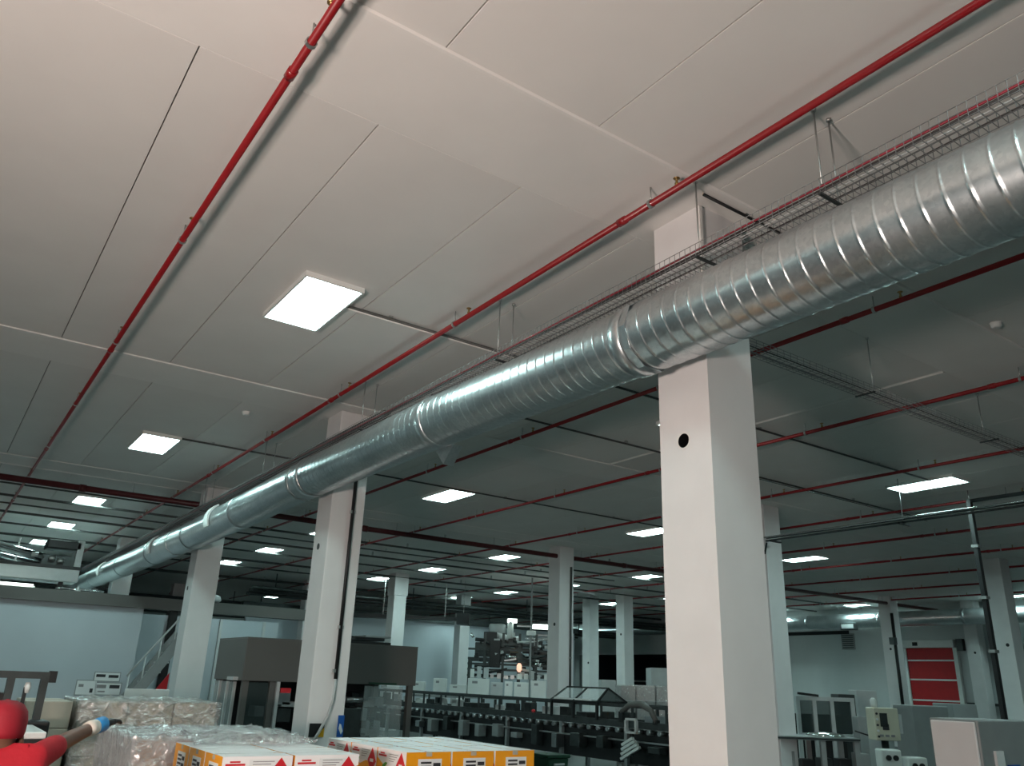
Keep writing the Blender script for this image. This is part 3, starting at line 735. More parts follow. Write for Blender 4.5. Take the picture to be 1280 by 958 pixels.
# white hinged clip under the conveyor and green crate
w = at(757, 938, 14.2)
cl = thing('white_machine_part', 'white slotted machine part hanging beneath the conveyor', 'machine part', (XC-.25, 12.75, .45), .2)
for k in range(4): MB().box(-.03, .05, -.25+k*.02, .25-k*.05, .05+k*.07, .10+k*.07, 0, Matrix.Rotation(-.5, 4, 'X')).build('slat', 'white_plastic', cl)
MB().bar((.02, 0, .0), (.02, 0, .5), .04).build('hanger', 'dark_steel', cl)
MB().box(-.04, .04, -.12, .12, .42, .46).build('frame', 'light_grey', cl); MB().box(-.04, .04, -.12, .12, .66, .70).build('frame', 'light_grey', cl)
for s in (-1, 1): MB().box(-.04, .04, s*.12-.02, s*.12+.02, .46, .66).build('frame', 'light_grey', cl)
gc = thing('green_bin', 'dark green bin on the floor before the conveyor', 'bin', (8.55, 11.0, 0), .0)
MB().prism([(-.15, 0), (.15, 0), (.2, .66), (-.2, .66)], 1, -.2, .2).build('body', 'green_dark', gc, bevel=.02)
MB().box(-.22, .22, -.22, .22, .66, .71).build('rim', 'green_dark', gc, bevel=.01)
MB().box(-.1, .1, -.225, -.2, .56, .59).build('handle', 'light_grey', gc)

# cartons and machine covers behind the conveyor
def crate(px0, px1, pyt, D, depth, label, m='white_plastic', name='white_carton', base=0.0, cat='carton', group='pale boxes behind the conveyor', lid=True):
    a = at(px0, pyt, D); b = at(px1, pyt, D)
    w = (b-a).length; t = thing(name, label, cat, (a.x, a.y, base), -YAW+0.0, group)
    h = a.z - base
    MB().box(0, w, 0, depth, 0, h).build('body', m, t, bevel=.015)
    if lid:
        MB().box(w*.47, w*.53, -.003, depth, h, h+.003).build('tape', 'kraft_grey', t)
        MB().box(w*.2, w*.45, -.004, 0, h*.72, h*.85).build('label', 'print_grey', t)
    return t
DB = 27.6
bn = at(508, 862, DB); bw = (at(694, 868, DB)-bn).length
bt = thing('packing_bench', 'long grey bench carrying the row of pale boxes', 'bench', (bn.x, bn.y, 0), -YAW)
MB().box(0, bw, -.05, 1.2, 1.20, 1.26).build('benchtop', 'grey_paint', bt)
for k in range(6):
    for y in (0, 1.05): MB().box(k*(bw-.08)/5, k*(bw-.08)/5+.08, y, y+.08, 0, 1.20).build('leg', 'dark_steel', bt)
for (a, b, yt, dp, lab, m) in ((517, 531, 852, .6, 'small white box at the left end behind the conveyor', 'white_plastic'), (542, 558, 848, .6, 'white box with raised lid left of the pale row', 'white_plastic'),
        (562, 583, 856, .6, 'low white box second in the pale row', 'white_plastic'), (585, 612, 848, .8, 'wide white box in the middle of the pale row', 'white_plastic'),
        (613.5, 629, 853, .6, 'grey box right of the wide one in the pale row', 'light_grey'), (631, 641, 852, .5, 'small bright white box with sharp corner in the pale row', 'white_plastic'),
        (643, 661, 853, .5, 'white box next to the small bright one in the pale row', 'white_plastic'), (664, 683, 851, .5, 'white box at the right end of the pale row', 'white_plastic')):
    crate(a, b, yt, DB, dp, lab, m, base=1.262)
for k, (a, b, yt, D) in enumerate(((776, 794, 857, 20.2), (796, 819, 857, 20.2), (821, 842, 858, 20.2))):
    t = crate(a, b, yt, D, .9, ['film-wrapped grey box stack nearest the arch bracket', 'film-wrapped grey box stack, middle of three', 'film-wrapped grey box stack touching the nearest column edge'][k], 'wrapped_white', 'wrapped_stack', 0, 'pallet load', 'wrapped stacks behind the conveyor', False)
    hgt = at(a, yt, D).z; wd = (at(b, yt, D)-at(a, yt, D)).length
    MB().box(-.012, wd+.012, -.012, .9, hgt-.34, hgt-.32).build('layer_edge', 'paper', t)
    MB().box(-.012, wd+.012, -.012, .905, .1, hgt+.01).build('film', 'plastic_film', t)
crate(814, 842, 835, 27, 1.0, 'tall grey-green cabinet in front of the dark bay', 'light_grey', 'pale_cabinet', 0, 'cabinet', None, False)
crate(752, 770, 850, 27, .8, 'pale heap-shaped cover between the two slim columns', 'light_grey', 'pale_cover', 0, 'cover', None, False)

# ------------------------------------------------------------------ tall tangled machine at the far end
c0 = at(640, 851, 30.5)
fm = thing('filling_machine', 'tall tangled machine with platforms, rails and bright lamps at far end', 'machine', (c0.x, c0.y, 0), -YAW)
U = lambda px: (px-640)/1011.67*30*1.0
def fz(py): return HC + (852-py)/1145*30
for x in (588, 606, 628, 648, 668, 688):
    for y in (0, 1.6): MB().bar((U(x), y, 0), (U(x), y, fz(790 if x > 600 else 825)), .09).build('post', 'dark_steel', fm)
for pyv in (812, 824, 831, 838, 846): MB().bar((U(586), 0, fz(pyv)), (U(690), 0, fz(pyv)), .06, .07).build('rail', 'dark_steel', fm)
MB().box(U(588), U(690), 0, 1.7, fz(825)-.05, fz(825)).build('platform', 'dark_steel', fm)
MB().box(U(614), U(690), 0, 1.7, fz(803)-.08, fz(803)).build('platform', 'dark_steel', fm)
MB().tube([(U(616), .6, fz(793)), (U(640), .6, fz(798)), (U(650), .6, fz(796))], [.15, .14, .10], 14).build('hopper_pipe', 'light_grey', fm)
MB().lathe([(.25, 0), (.32, .2), (.32, .5), (.28, .55)], (U(620), 1.0, fz(797)), 16).build('hopper', 'grey_paint', fm)
MB().box(U(594), U(613), .1, .9, fz(821), fz(803)).build('cabinet', 'dark_steel', fm, bevel=.02)
MB().box(U(604), U(620), .0, .8, fz(804), fz(789)).build('cabinet', 'black', fm, bevel=.02)
MB().box(U(612), U(625), -.1, .7, fz(835), fz(800)).build('cabinet', 'black', fm, bevel=.02)
MB().box(U(664), U(684), .6, 1.4, fz(824), fz(811)).build('panel', 'grey_paint', fm)
MB().box(U(636), U(648), .6, 1.4, fz(822), fz(808)).build('panel', 'beige', fm)
for i in range(100):
    x = random.uniform(590, 684); yv = random.uniform(796, 848); s = random.uniform(.06, .28)
    m = random.choice(['dark_steel', 'black', 'black', 'light_grey', 'dark_steel', 'chrome', 'black'])
    if i % 3: MB().box(U(x), U(x)+s, random.uniform(-.1, .3), .6, fz(yv), fz(yv)+s*random.uniform(.4, 1.2)).build('fitting', m, fm, bevel=.01)
    else: MB().tube([(U(x), -.05, fz(yv)), (U(x)+random.uniform(-.5, .9), .0, fz(yv)+random.uniform(-.2, .3))], random.uniform(.03, .07), 8).build('pipe', m, fm)
for i in range(12):
    x = 590 + i*8; MB().box(U(x), U(x)+random.uniform(.08, .2), -.15, .0, fz(849), fz(849)+random.uniform(.1, .45)).build('guide_block', random.choice(['light_grey', 'steel', 'white_plastic']), fm)
MB().bar((U(630), -.05, fz(826)), (U(650), -.05, fz(822)), .06).build('handrail', 'steel', fm)
MB().tube([(U(636), -.05, fz(775)), (U(636), -.05, fz(797))], .11, 10).build('lamp_stem', 'white_plastic', fm)
MB().box(U(632), U(644), -.15, .1, fz(776), fz(771)).build('lamp_head', 'tube_lamp', fm, bevel=.02)
MB().box(U(663), U(688), -.15, .1, fz(783), fz(777)).build('lamp_head', 'tube_lamp', fm, bevel=.02)
MB().box(U(656), U(667), -.15, .15, fz(792), fz(786)).build('lamp_head', 'white_plastic', fm, bevel=.02)
MB().bar((U(644), 0, fz(780)), (U(690), 0, fz(780)), .05).build('pipe', 'steel', fm); MB().bar((U(655), 0, fz(796)), (U(690), 0, fz(796)), .05).build('pipe', 'chrome', fm); MB().bar((U(655), 0, fz(791)), (U(690), 0, fz(791)), .05).build('pipe', 'steel', fm)
MB().lathe([(.04, 0), (.09, .08), (.09, .22), (.04, .3)], (U(648), -.2, fz(840)), 12).build('warm_lamp', 'amber_lamp', fm)
MB().bar((U(661), -.1, 0), (U(661), -.1, fz(700)), .06).build('support_pole', 'grey_paint', fm)
# dark ductwork above and left of it
t = thing('dark_duct', 'dark rectangular duct hanging left of the tangled machine', 'air duct', (c0.x, c0.y+1.5, 0), -YAW)
MB().box(U(596), U(612), 0, 1, fz(777), fz(762)).build('duct', 'black', t); MB().box(U(400), U(596), .3, .8, fz(772), fz(767)).build('duct', 'black', t)
for x in (420, 500, 580, 604): MB().bar((U(x), .5, fz(768)), (U(x), .5, ZC), .02).build('hanger_rod', 'zinc', t)
t = thing('hanging_lamp_bar', 'thin pale hanging lamp bar in mid ceiling above tangled machine', 'lamp', (16.6, 20.4, 0), -YAW)
MB().tube([(0, 0, 4.55), (0, 0, ZC)], .015, 6).build('stem', 'light_grey', t); MB().bar((-.3, 0, 4.55), (.7, 0, 4.42), .05, .04).build('bar', 'light_grey', t)
for k, (y, xa, xb, z) in enumerate(((31.2, 9.9, 33, 4.75), (36, 5, 33, 4.5), (40, -7, 33, 4.4))):
    t = thing('far_pipe_rack', 'dark pipe rack hanging across the far ceiling, %s of three' % ordw(k), 'pipe rack', (0, y, z))
    for j in range(3): MB().tube([(xa, j*.25, -.1*j), (xb, j*.25, -.1*j)], .06, 8).build('pipe', 'dark_steel', t)
    x = xa + 1
    while x < xb: MB().bar((x, .25, -.25), (x, .25, ZC-z), .03).build('hanger', 'dark_steel', t); x += 6

# ------------------------------------------------------------------ right-hand machinery
b0 = at(978, 920, 17.2)
wt = thing('work_table', 'stainless work table with shelf right of the nearest column', 'table', (b0.x, b0.y, 0), -YAW)
tw = (at(1083, 923, 17.2)-b0).length; hz_ = b0.z
MB().box(-.6, tw, 0, .9, hz_-.06, hz_).build('tabletop', 'steel', wt, bevel=.008)
MB().box(-.6, tw, -.01, .0, hz_-.05, hz_-.02).build('front_lip', 'dark_steel', wt)
for x in (-.5, .72, tw-.1):
    for y in (.03, .8): MB().box(x, x+.09, y, y+.09, 0, hz_-.06).build('leg', 'grey_paint', wt)
MB().box(-.55, tw-.05, .05, .85, .38, .41).build('shelf', 'steel', wt)
for k in range(6): MB().box(-.3+k*.35, -.3+k*.35+.22, .2, .5, .41, .41+random.uniform(.1, .35)).build('shelf_item', random.choice(['dark_steel', 'grey_paint', 'black', 'black']), wt, bevel=.01)
MB().lathe([(.34, 0), (.36, .02), (.30, .05), (.05, .08)], (.95, .4, hz_), 20).build('round_tray', 'chrome', wt)
MB().tube([(1.45, .2, hz_+.12), (1.7, .2, hz_+.05), (1.8, .2, hz_+.01)], .015, 6).build('hose', 'black', wt)
g0 = at(999, 905, 20)
gb = thing('glass_guard', 'pale framed glass guard behind the stainless work table', 'guard', (g0.x, g0.y, 0), -YAW)
gw = (at(1073, 905, 20)-g0).length; gt = at(999, 873, 20).z
for x in (0, gw*.30, gw*.62, gw): MB().bar((x, 0, 0), (x, 0, gt), .08).build('post', 'light_grey', gb)
MB().bar((-.04, 0, gt), (gw+.04, 0, gt), .08).build('top_rail', 'light_grey', gb); MB().bar((0, 0, .9), (gw, 0, .9), .06).build('lower_rail', 'light_grey', gb)
for a, b in ((0, .30), (.30, .62), (.62, 1.0)): MB().box(a*gw+.04, b*gw-.04, -.008, .008, .95, gt-.04).build('pane', 'dark_glass', gb)
MB().box(.05, gw, .5, .9, 0, 1.3).build('machine_body', 'black', gb)
MB().bar((0, -.05, gt+.10), (.45, -.05, gt+.06), .05).build('cross_arm', 'black', gb)
crate(1048, 1070, 868, 22, .5, 'dark cabinet with pale box on top behind the glass guard', 'dark_steel', 'dark_cabinet', 0, 'cabinet', None, False)
crate(1070, 1098, 863, 23, .5, 'tall white cabinet behind the beige control box', 'light_grey', 'white_cabinet', 0, 'cabinet', None, False)
crate(1072, 1084, 896, 19, .3, 'small grey box at the end of the glass guard', 'grey_paint', 'small_box', 0, 'box', None, False)
# beige control box on post
k0 = at(1096, 926, 13.5)
cb = thing('control_box', 'beige operator control box with dark screen on a post', 'control box', (k0.x, k0.y, 0), -YAW)
kw = (at(1130, 926, 13.5)-k0).length; kb = k0.z; kt = at(1096, 885, 13.5).z
MB().box(0, kw, 0, .28, kb, kt).build('housing', 'beige', cb, bevel=.015)
MB().box(kw*.22, kw*.52, -.01, 0, kt-.25, kt-.07).build('screen', 'screen', cb)
MB().box(kw*.30, kw*.55, -.01, 0, kb+.14, kb+.22).build('keypad', 'print_black', cb)
for j in range(5): MB().tube([(kw*.10, -.015, kt-.08-j*.075), (kw*.10, 0, kt-.08-j*.075)], .016, 8).build('button', 'paper' if j % 2 else 'print_black', cb)
for j in range(3): MB().box(kw*.15+j*.08, kw*.15+.05+j*.08, -.012, 0, kb+.05, kb+.08).build('button', 'print_grey', cb)
MB().tube([(kw*.5, .14, 0), (kw*.5, .14, kb)], .05, 10).build('post', 'dark_steel', cb)
MB().lathe([(.04, 0), (.045, .05), (.045, .10), (.02, .13)], (kw*.15, .1, kt), 10).build('signal_lamp', 'white_plastic', cb)
MB().box(kw, kw+.04, .0, .2, kb+.1, kt-.08).build('side_box', 'light_grey', cb)
# white socket boxes
for k, (a, b, yt, lab) in enumerate(((1101, 1129, 937, 'white socket box with two dark sockets below the beige box'), (1134, 1162, 947, 'white socket box lower right of the beige control box'))):
    q = at(a, yt, 12.6); w_ = (at(b, yt, 12.6)-q).length
    t = thing('socket_box', lab, 'socket box', (q.x, q.y, 0), -YAW, 'socket boxes under the control box')
    MB().box(0, w_, 0, .2, q.z-.38, q.z).build('housing', 'white_plastic', t, bevel=.02)
    for s in (.33, .68): MB().tube([(w_*s, -.02, q.z-.10), (w_*s, 0, q.z-.10)], .035, 10).build('socket', 'black', t)
    MB().box(w_*.4, w_*.6, .05, .15, 0, q.z-.38).build('post', 'dark_steel', t)
gr = crate(1140, 1190, 882, 15.5, .7, 'big mid grey machine cabinet behind the pale panel', 'grey_paint', 'grey_cabinet', 0, 'cabinet', None, False)
crate(1190, 1225, 880, 17, .7, 'mid grey cabinet right of the big one beneath the red door', 'grey_paint', 'grey_cabinet', 0, 'cabinet', None, False)
# guard post below red door
q = at(1161, 897, 9.2)
pc = thing('panel_cabinet', 'pale panelled cabinet with grey side at bottom right corner', 'cabinet', (q.x, q.y, 0), 0)
fwid = .62; fdep = 1.4; fh = q.z
MB().box(0, .03, -fdep*0, .001, 0, .01).build('foot', 'black', pc)
# left pale face runs along Y, grey face along X towards the right
q2 = atX(1216, 900, q.x+.0) if False else None
MB().box(0, .9, -.45, 0,   .08, fh).build('body', 'grey_paint', pc, bevel=.015)
MB().box(-.025, 0, -.43, -.02, .10, fh-.02).build('side_panel', 'carton_white', pc, bevel=.01)
MB().box(.20, .34, -.475, -.45, .5, fh-.26).build('white_plate', 'paper', pc)
MB().box(.42, .62, -.47, -.45, fh-.55, fh-.38).build('info_plate', 'blue_sign', pc)
MB().box(.44, .60, -.475, -.47, fh-.50, fh-.43).build('info_print', 'paper', pc)
for x in (.05, .75):
    for y in (-.42, -.1): MB().box(x, x+.1, y, y+.05, 0, .08).build('foot', 'black', pc)

# ------------------------------------------------------------------ far-left case machine behind the worker
cm = thing('case_sealer', 'dark gantry machine by the inner wall behind the person in red', 'machine', (0, 8.9, 0))
pA = atY(66, 845, 8.9)
MB().bar((-1.2, 0, pA.z), (pA.x+.02, 0, pA.z), .09, .06).build('top_beam', 'dark_steel', cm)
for x in (-1.1, pA.x-.06, atY(15, 845, 8.9).x): MB().bar((x, 0, 0), (x, 0, pA.z), .06, .08).build('post', 'dark_steel', cm)
MB().box(pA.x-.03, pA.x+.03, -.05, .05, pA.z-.06, pA.z+.04).build('corner_block', 'black', cm)
MB().box(-1.1, pA.x-.05, .0, .5, .9, 1.16).build('bed', 'dark_steel', cm, bevel=.02)
MB().box(pA.x-.25, pA.x+.03, -.25, .05, 1.12, 1.28).build('motor_box', 'black', cm, bevel=.02)
for k in range(9):
    x = -.1 + k*.10; MB().box(x, x+random.uniform(.07, .14), .05, .3, 1.18, 1.34+random.uniform(.03, .18)).build('fitting', random.choice(['black', 'dark_steel', 'light_grey', 'black']), cm, bevel=.008)
MB().lathe([(.02, 0), (.03, .05), (.02, .09)], (atY(35, 856, 8.9).x, 0, 1.50), 8).build('indicator', 'white_plastic', cm); MB().bar((atY(32, 860, 8.9).x, 0, 1.2), (atY(32, 860, 8.9).x, 0, 1.55), .03).build('stem', 'black', cm)
tt = thing('white_table', 'small white topped table behind the worker shoulder', 'table', (0, 8.2, 0))
a = atY(33, 900, 8.5); b = atY(60, 916, 7.6)
MB().box(a.x-.3, b.x, -.55, .35, b.z-.05, b.z).build('tabletop', 'white_plastic', tt, bevel=.01); MB().box(a.x-.3, b.x+.01, -.56, .36, b.z-.10, b.z-.05).build('apron', 'black', tt)
for x in (a.x-.25, b.x-.1):
    for y in (-.5, .25): MB().box(x, x+.06, y, y+.06, 0, b.z-.10).build('leg', 'dark_steel', tt)
lw = atY(157, 861, 15.5); lw2 = atY(212, 861, 15.5)
simple_parts('white_screen', 'low white partition before the stairs behind wrapped boxes', 'partition', (lw.x, 15.5, 0), [('panel', 'white_plastic', (0, lw2.x-lw.x, 0, .04, .12, lw.z), .01), ('foot', 'dark_steel', (.05, .12, -.2, .24, 0, .12), 0), ('foot', 'dark_steel', (lw2.x-lw.x-.12, lw2.x-lw.x-.05, -.2, .24, 0, .12), 0)])

# ------------------------------------------------------------------ cartons on pallets
CL, CW, CH = .435, .355, .228     # length, width, height
def pallet(x0, y0, wx, wy, label):
    p = thing('pallet', label, 'pallet', (x0, y0, 0), 0, 'wooden pallets')
    for k in range(5): MB().box(0, wx, k*(wy-.12)/4, k*(wy-.12)/4+.12, .125, .145).build('deck_board', 'wood', p)
    for k in range(3):
        MB().box(k*(wx-.1)/2, k*(wx-.1)/2+.1, 0, wy, .02, .125).build('stringer', 'wood', p)
    for k in range(3): MB().box(0, wx, k*(wy-.1)/2, k*(wy-.1)/2+.1, 0, .02).build('bottom_board', 'wood', p)
    return p
def carton_mesh():
    mb = MB(); l, w = CL-.014, CW-.014; h = CH-.003
    vs = [(x, y, z) for z in (0, h) for y in (0, w) for x in (0, l)]
    mb.add(vs, [(0,2,3,1)], 0)
    # two top flaps meeting along the length with a small gap
    g = .008
    mb.add([(0,0,h), (l,0,h), (l,w/2-g,h+.002), (0,w/2-g,h+.002)], [(0,1,2,3)], 0)
    mb.add([(0,w/2+g,h+.002), (l,w/2+g,h+.002), (l,w,h), (0,w,h)], [(0,1,2,3)], 0)
    mb.add([(0,w/2-g,h-.012), (l,w/2-g,h-.012), (l,w/2+g,h-.012), (0,w/2+g,h-.012)], [(0,1,2,3)], 3)
    # sides: white with orange swell below
    wave = [(0, .09), (.06, .115), (.16, .13), (.26, .10), (.34, .13), (l, .165)]
    for yy in (0, w):
        n = len(wave)
        up = [(x, yy, z) for x, z in wave]; 
        vs2 = up + [(x, yy, 0) for x, _ in wave] + [(x, yy, h) for x, _ in wave]
        fs = [(i, i+1, n+i+1, n+i) for i in range(n-1)]; mb.add(vs2, fs, 1)
        mb.add(vs2, [(i, i+1, 2*n+i+1, 2*n+i) for i in range(n-1)], 0)
    for xx in (0, l):
        mb.add([(xx, 0, 0), (xx, w, 0), (xx, w, h), (xx, 0, h)], [(0,1,2,3)], 1)
    return mb.mesh('carton_body', ['carton_white', 'carton_orange', 'carton_red', 'joint_dark'])
CM = carton_mesh()
def make_carton():
    t = thing('carton', '', 'carton', (0, 0, 0))
    link_mesh('carton_body', CM, t)
    l, w, h = CL-.014, CW-.014, CH
    for xx, s in ((0, -1), (l, 1)):
        x0, x1 = (xx-.002, xx) if s < 0 else (xx, xx+.002)
        lb = MB().box(x0, x1, .07, w-.09, .03, h-.045).build('end_label', 'paper', t)
        x0, x1 = (xx-.004, xx-.002) if s < 0 else (xx+.002, xx+.004)
        pr = MB()
        for k in range(5): pr.box(x0, x1, .15, w-.11, h-.062-k*.024-.012, h-.062-k*.024)
        for k in range(3): pr.box(x0, x1, .08, .135, h-.075-k*.04-.018, h-.070-k*.04)
        pr.build('label_print', 'print_black', lb)
        MB().box(xx-.002 if s < 0 else xx, xx if s < 0 else xx+.002, w*.5-.022, w*.5+.022, h-.03, h-.004).build('tape', 'kraft_grey', t)
    for yy, s in ((0, -1), (w, 1)):
        def B(x0, x1, z0, z1, nm, m, d=0, par=None):
            if s > 0: x0, x1 = l-x1, l-x0
            y0, y1 = (yy-.0015-d, yy-d) if s < 0 else (yy+d, yy+.0015+d)
            return MB().box(x0, x1, y0, y1, z0, z1).build(nm, m, par or t)
        B(.045, .105, h-.036, h-.027, 'red_print', 'carton_red'); B(.020, .135, h-.052, h-.041, 'red_print', 'carton_red')
        lb = B(.16, .33, h-.10, h-.022, 'side_label', 'paper')
        for k in range(4): B(.18, .18+.13-.02*k, h-.034-k*.014, h-.030-k*.014, 'label_print', 'print_grey', .0016, lb)
        def P(poly, nm, m, d=.0):
            pts = [((l-x) if s > 0 else x, z) for x, z in poly]
            y0, y1 = (yy-.002-d, yy-d) if s < 0 else (yy+d, yy+.002+d)
            MB().prism(pts, 1, y0, y1).build(nm, m, t)
        P([(.09, .10), (.145, .128), (.155, .14), (.125, .142), (.08, .118)], 'green_leaf', 'carton_green')
        P([(.285, .135), (.35, .06), (l-.004, .13), (.35, h-.012)], 'red_diamond', 'carton_red')
        P([(.325, .125), (.375, .125), (.375, .145), (.325, .145)], 'diamond_print', 'paper', .002)
    return t
CP = None
def put_carton(x, y, z, turned, label, group, full=True):
    """turned: ends face -Y/+Y"""
    global CP
    if full:
        if CP is None: CP = make_carton(); t = CP
        else: t = copy_tree(CP)
    else:
        t = link_mesh('carton', CM)
    t.location = (x + (CW-.003 if turned else .003), y + .003, z); t.rotation_euler = (0, 0, PI/2 if turned else 0)
    tag(t, label, 'carton', group)
    return t
ZB = .147
# pallet A: two long sides to the front, orange ends to the left
pallet(1.60, 5.13, 2*CL, 3*CW, 'wooden pallet under the cartons with film on top')
pallet(2.82, 5.19, 3*CW, 3*CL, 'wooden pallet under the right-hand orange ended cartons')
pos = ['left', 'right']; rw = ['front', 'middle', 'back']
for L in range(5):
    top = L == 4
    for i in range(2):
        for j in range(3):
            put_carton(1.60+i*CL, 5.13+j*CW, ZB+L*CH, False,
                       ('white carton on the left pallet top, %s one of the %s row' % (pos[i], rw[j])) if top else 'white and orange carton in the lower layers of the left pallet', 'cartons on the left pallet', top)
    for i in range(3):
        for j in range(3):
            put_carton(2.82+i*CW, 5.19+j*CL, ZB+L*CH, True,
                       ('orange ended carton on the right pallet top, %s row, %s from left' % (rw[j], ordw(i))) if top else 'white and orange carton in the lower layers of the right pallet', 'cartons on the right pallet', top)

def film_shell(name, label, x0, x1, y0, y1, z0, z1, cat='plastic film', amp=.012, top=True):
    """thin wrinkled film around a load: sides and top as one sheet with thickness"""
    bm = bmesh.new(); bmesh.ops.create_cube(bm, size=1)
    bmesh.ops.scale(bm, vec=(x1-x0, y1-y0, z1-z0), verts=bm.verts); bmesh.ops.translate(bm, vec=((x0+x1)/2, (y0+y1)/2, (z0+z1)/2), verts=bm.verts)
    dele = [f for f in bm.faces if f.normal.z < -.5]; bmesh.ops.delete(bm, geom=dele, context='FACES')
    bmesh.ops.subdivide_edges(bm, edges=bm.edges, cuts=18, use_grid_fill=True)
    for v in bm.verts:
        n = Vector((v.co.x-(x0+x1)/2, v.co.y-(y0+y1)/2, 0)).normalized()
        up_ = v.co.z > z1-.01
        v.co += n*abs(random.gauss(0, amp)) + Vector((0, 0, abs(random.gauss(0, amp*1.3)) if up_ else 0))
    me = bpy.data.meshes.new(name); bm.to_mesh(me); bm.free(); me.materials.append(MATS['plastic_film'])
    o = bpy.data.objects.new(name, me); COL.objects.link(o)
    s = o.modifiers.new('solid', 'SOLIDIFY'); s.thickness = .001
    return tag(o, label, cat)
# pallet B, wrapped, behind pallet A on the left
pallet(1.36, 6.28, 1.15, 1.15, 'wooden pallet under the film-wrapped load by the reaching hand')
for L in range(5):
    for i in range(3):
        for j in range(3):
            o = MB().box(0, .375, 0, .375, 0, .226).build('wrapped_carton', ['wrapped_white'], loc=(1.37+i*.383, 6.29+j*.383, .147+L*.229), bevel=.008)
            tag(o, 'grey-white carton inside the film on the pallet by the reaching hand' if L < 4 else 'film-covered top carton by the hand, %s row, %s from left' % (rw[j], ordw(i)), 'carton', 'film-wrapped cartons')
film_shell('stretch_film', 'shiny stretch film around the load by the reaching hand', 1.345, 2.53, 6.265, 7.455, .1, 1.305)
# crumpled film lying on the cartons
bm = bmesh.new()
nx, ny = 46, 40; grid = []
fx0, fx1, fy0, fy1 = 1.62, 2.46, 5.80, 6.22
for j in range(ny+1):
    row = []
    for i in range(nx+1):
        u, v_ = i/nx, j/ny
        x = fx0+(fx1-fx0)*u + random.gauss(0, .006); y = fy0+(fy1-fy0)*v_ + .05*math.sin(7*u) + random.gauss(0, .006)
        z = ZB+5*CH+.006 + abs(random.gauss(0, .013)) + .022*abs(math.sin(9*u+5*v_))*v_ + .028*v_*(1-u)
        row.append(bm.verts.new((x, y, z)))
    grid.append(row)
for j in range(ny):
    for i in range(nx): bm.faces.new((grid[j][i], grid[j][i+1], grid[j+1][i+1], grid[j+1][i]))
me = bpy.data.meshes.new('crumpled_film'); bm.to_mesh(me); bm.free(); me.materials.append(MATS['plastic_film'])
o = bpy.data.objects.new('crumpled_film', me); COL.objects.link(o); tag(o, 'crumpled clear film lying over the left pallet cartons', 'plastic film')
s = o.modifiers.new('solid', 'SOLIDIFY'); s.thickness = .001
# pallet C, farther wrapped boxes
pallet(1.50, 9.55, 1.35, 1.0, 'wooden pallet under the far grey wrapped boxes')
for L in range(5):
    for i in range(3):
        for j in range(2):
            o = MB().box(0, .44, 0, .49, 0, .25).build('kraft_box', ['kraft_grey'], loc=(1.50+i*.452, 9.56+j*.497, .147+L*.253), bevel=.01)
            tag(o, 'dull tan box in the lower layers of the far wrapped pallet' if L < 4 else 'dull tan box atop the far wrapped pallet, %s from left, %s row' % (ordw(i), rw[j]), 'box', 'far wrapped boxes')
film_shell('stretch_film', 'shiny film around the dull tan boxes behind the outstretched arm', 1.485, 2.87, 9.535, 10.57, .1, 1.415)
pallet(.98, 9.62, .44, .9, 'wooden pallet under the tan box pile left of the far wrapped boxes')
for L in range(5):
    o = MB().box(0, .42, 0, .86, 0, .25).build('kraft_box', ['kraft_grey'], loc=(1.02, 9.64, .147+L*.253), bevel=.01)
    MB().box(-.002, .422, .41, .45, .249, .252).build('tape', 'kraft', o)
    tag(o, 'tan box in the single pile left of the far wrapped pallet, %s from the floor' % ordw(L), 'box', 'tan box pile')

# ------------------------------------------------------------------ person in red
DP = 4.5
hc = at(2, 910, DP)
pb = Vector((hc.x, hc.y-.05, 0))
def skin_mesh(name, verts, edges, radii, m, parent, root=0, sub=2):
    me = bpy.data.meshes.new(name); me.from_pydata([tuple(v) for v in verts], edges, []); me.update()
    o = bpy.data.objects.new(name, me); COL.objects.link(o); o.parent = parent
    md = o.modifiers.new('skin', 'SKIN'); md.use_smooth_shade = True
    if not me.skin_vertices: 
        bpy.context.view_layer.objects.active = o
    sv = me.skin_vertices[0].data
    for i, r in enumerate(radii):
        rr = r if isinstance(r, tuple) else (r, r); sv[i].radius = rr; sv[i].use_root = (i == root)
    su = o.modifiers.new('sub', 'SUBSURF'); su.levels = sub; su.render_levels = sub
    me.materials.append(MATS[m]); return o
per = thing('person', 'person in red cap and red shirt reaching right to the wrapped pallet', 'person', pb)
H = Vector((0, .05, hc.z))
sh_r = at(48, 946, DP) - pb; el_r = at(84, 925, 4.70) - pb; wr_r = at(116, 910, 4.86) - pb; ht_r = at(141, 901, 4.98) - pb
sh_l = Vector((-sh_r.x*1.0, sh_r.y, sh_r.z-.02))
V = [(0, .0, .90), (0, .0, 1.05), (0, .02, 1.22), (0, .03, hc.z-.16), (0, .04, hc.z-.10), (0, .05, hc.z-.02), (0, .06, hc.z+.05),
     tuple(sh_r), tuple(el_r), tuple(wr_r), tuple(sh_l), (sh_l.x-.08, .06, 1.12), (sh_l.x-.02, .25, 1.05),
     (.10, 0, .86), (.11, .02, .48), (.11, -.02, .08), (-.10, 0, .86), (-.11, .0, .48), (-.11, -.03, .08), (.12, .12, .04), (-.12, .11, .04)]
E = [(0,1), (1,2), (2,3), (3,4), (4,5), (5,6), (3,7), (7,8), (8,9), (3,10), (10,11), (11,12), (0,13), (13,14), (14,15), (0,16), (16,17), (17,18), (15,19), (18,20)]
Rr = [(.14, .11), (.13, .10), (.15, .11), (.10, .085), .05, (.072, .085), (.066, .076), .050, .041, .030, .052, .045, .033, .085, .06, .042, .085, .06, .042, .035, .035]
skin_mesh('body', V, E, Rr, 'skin', per)
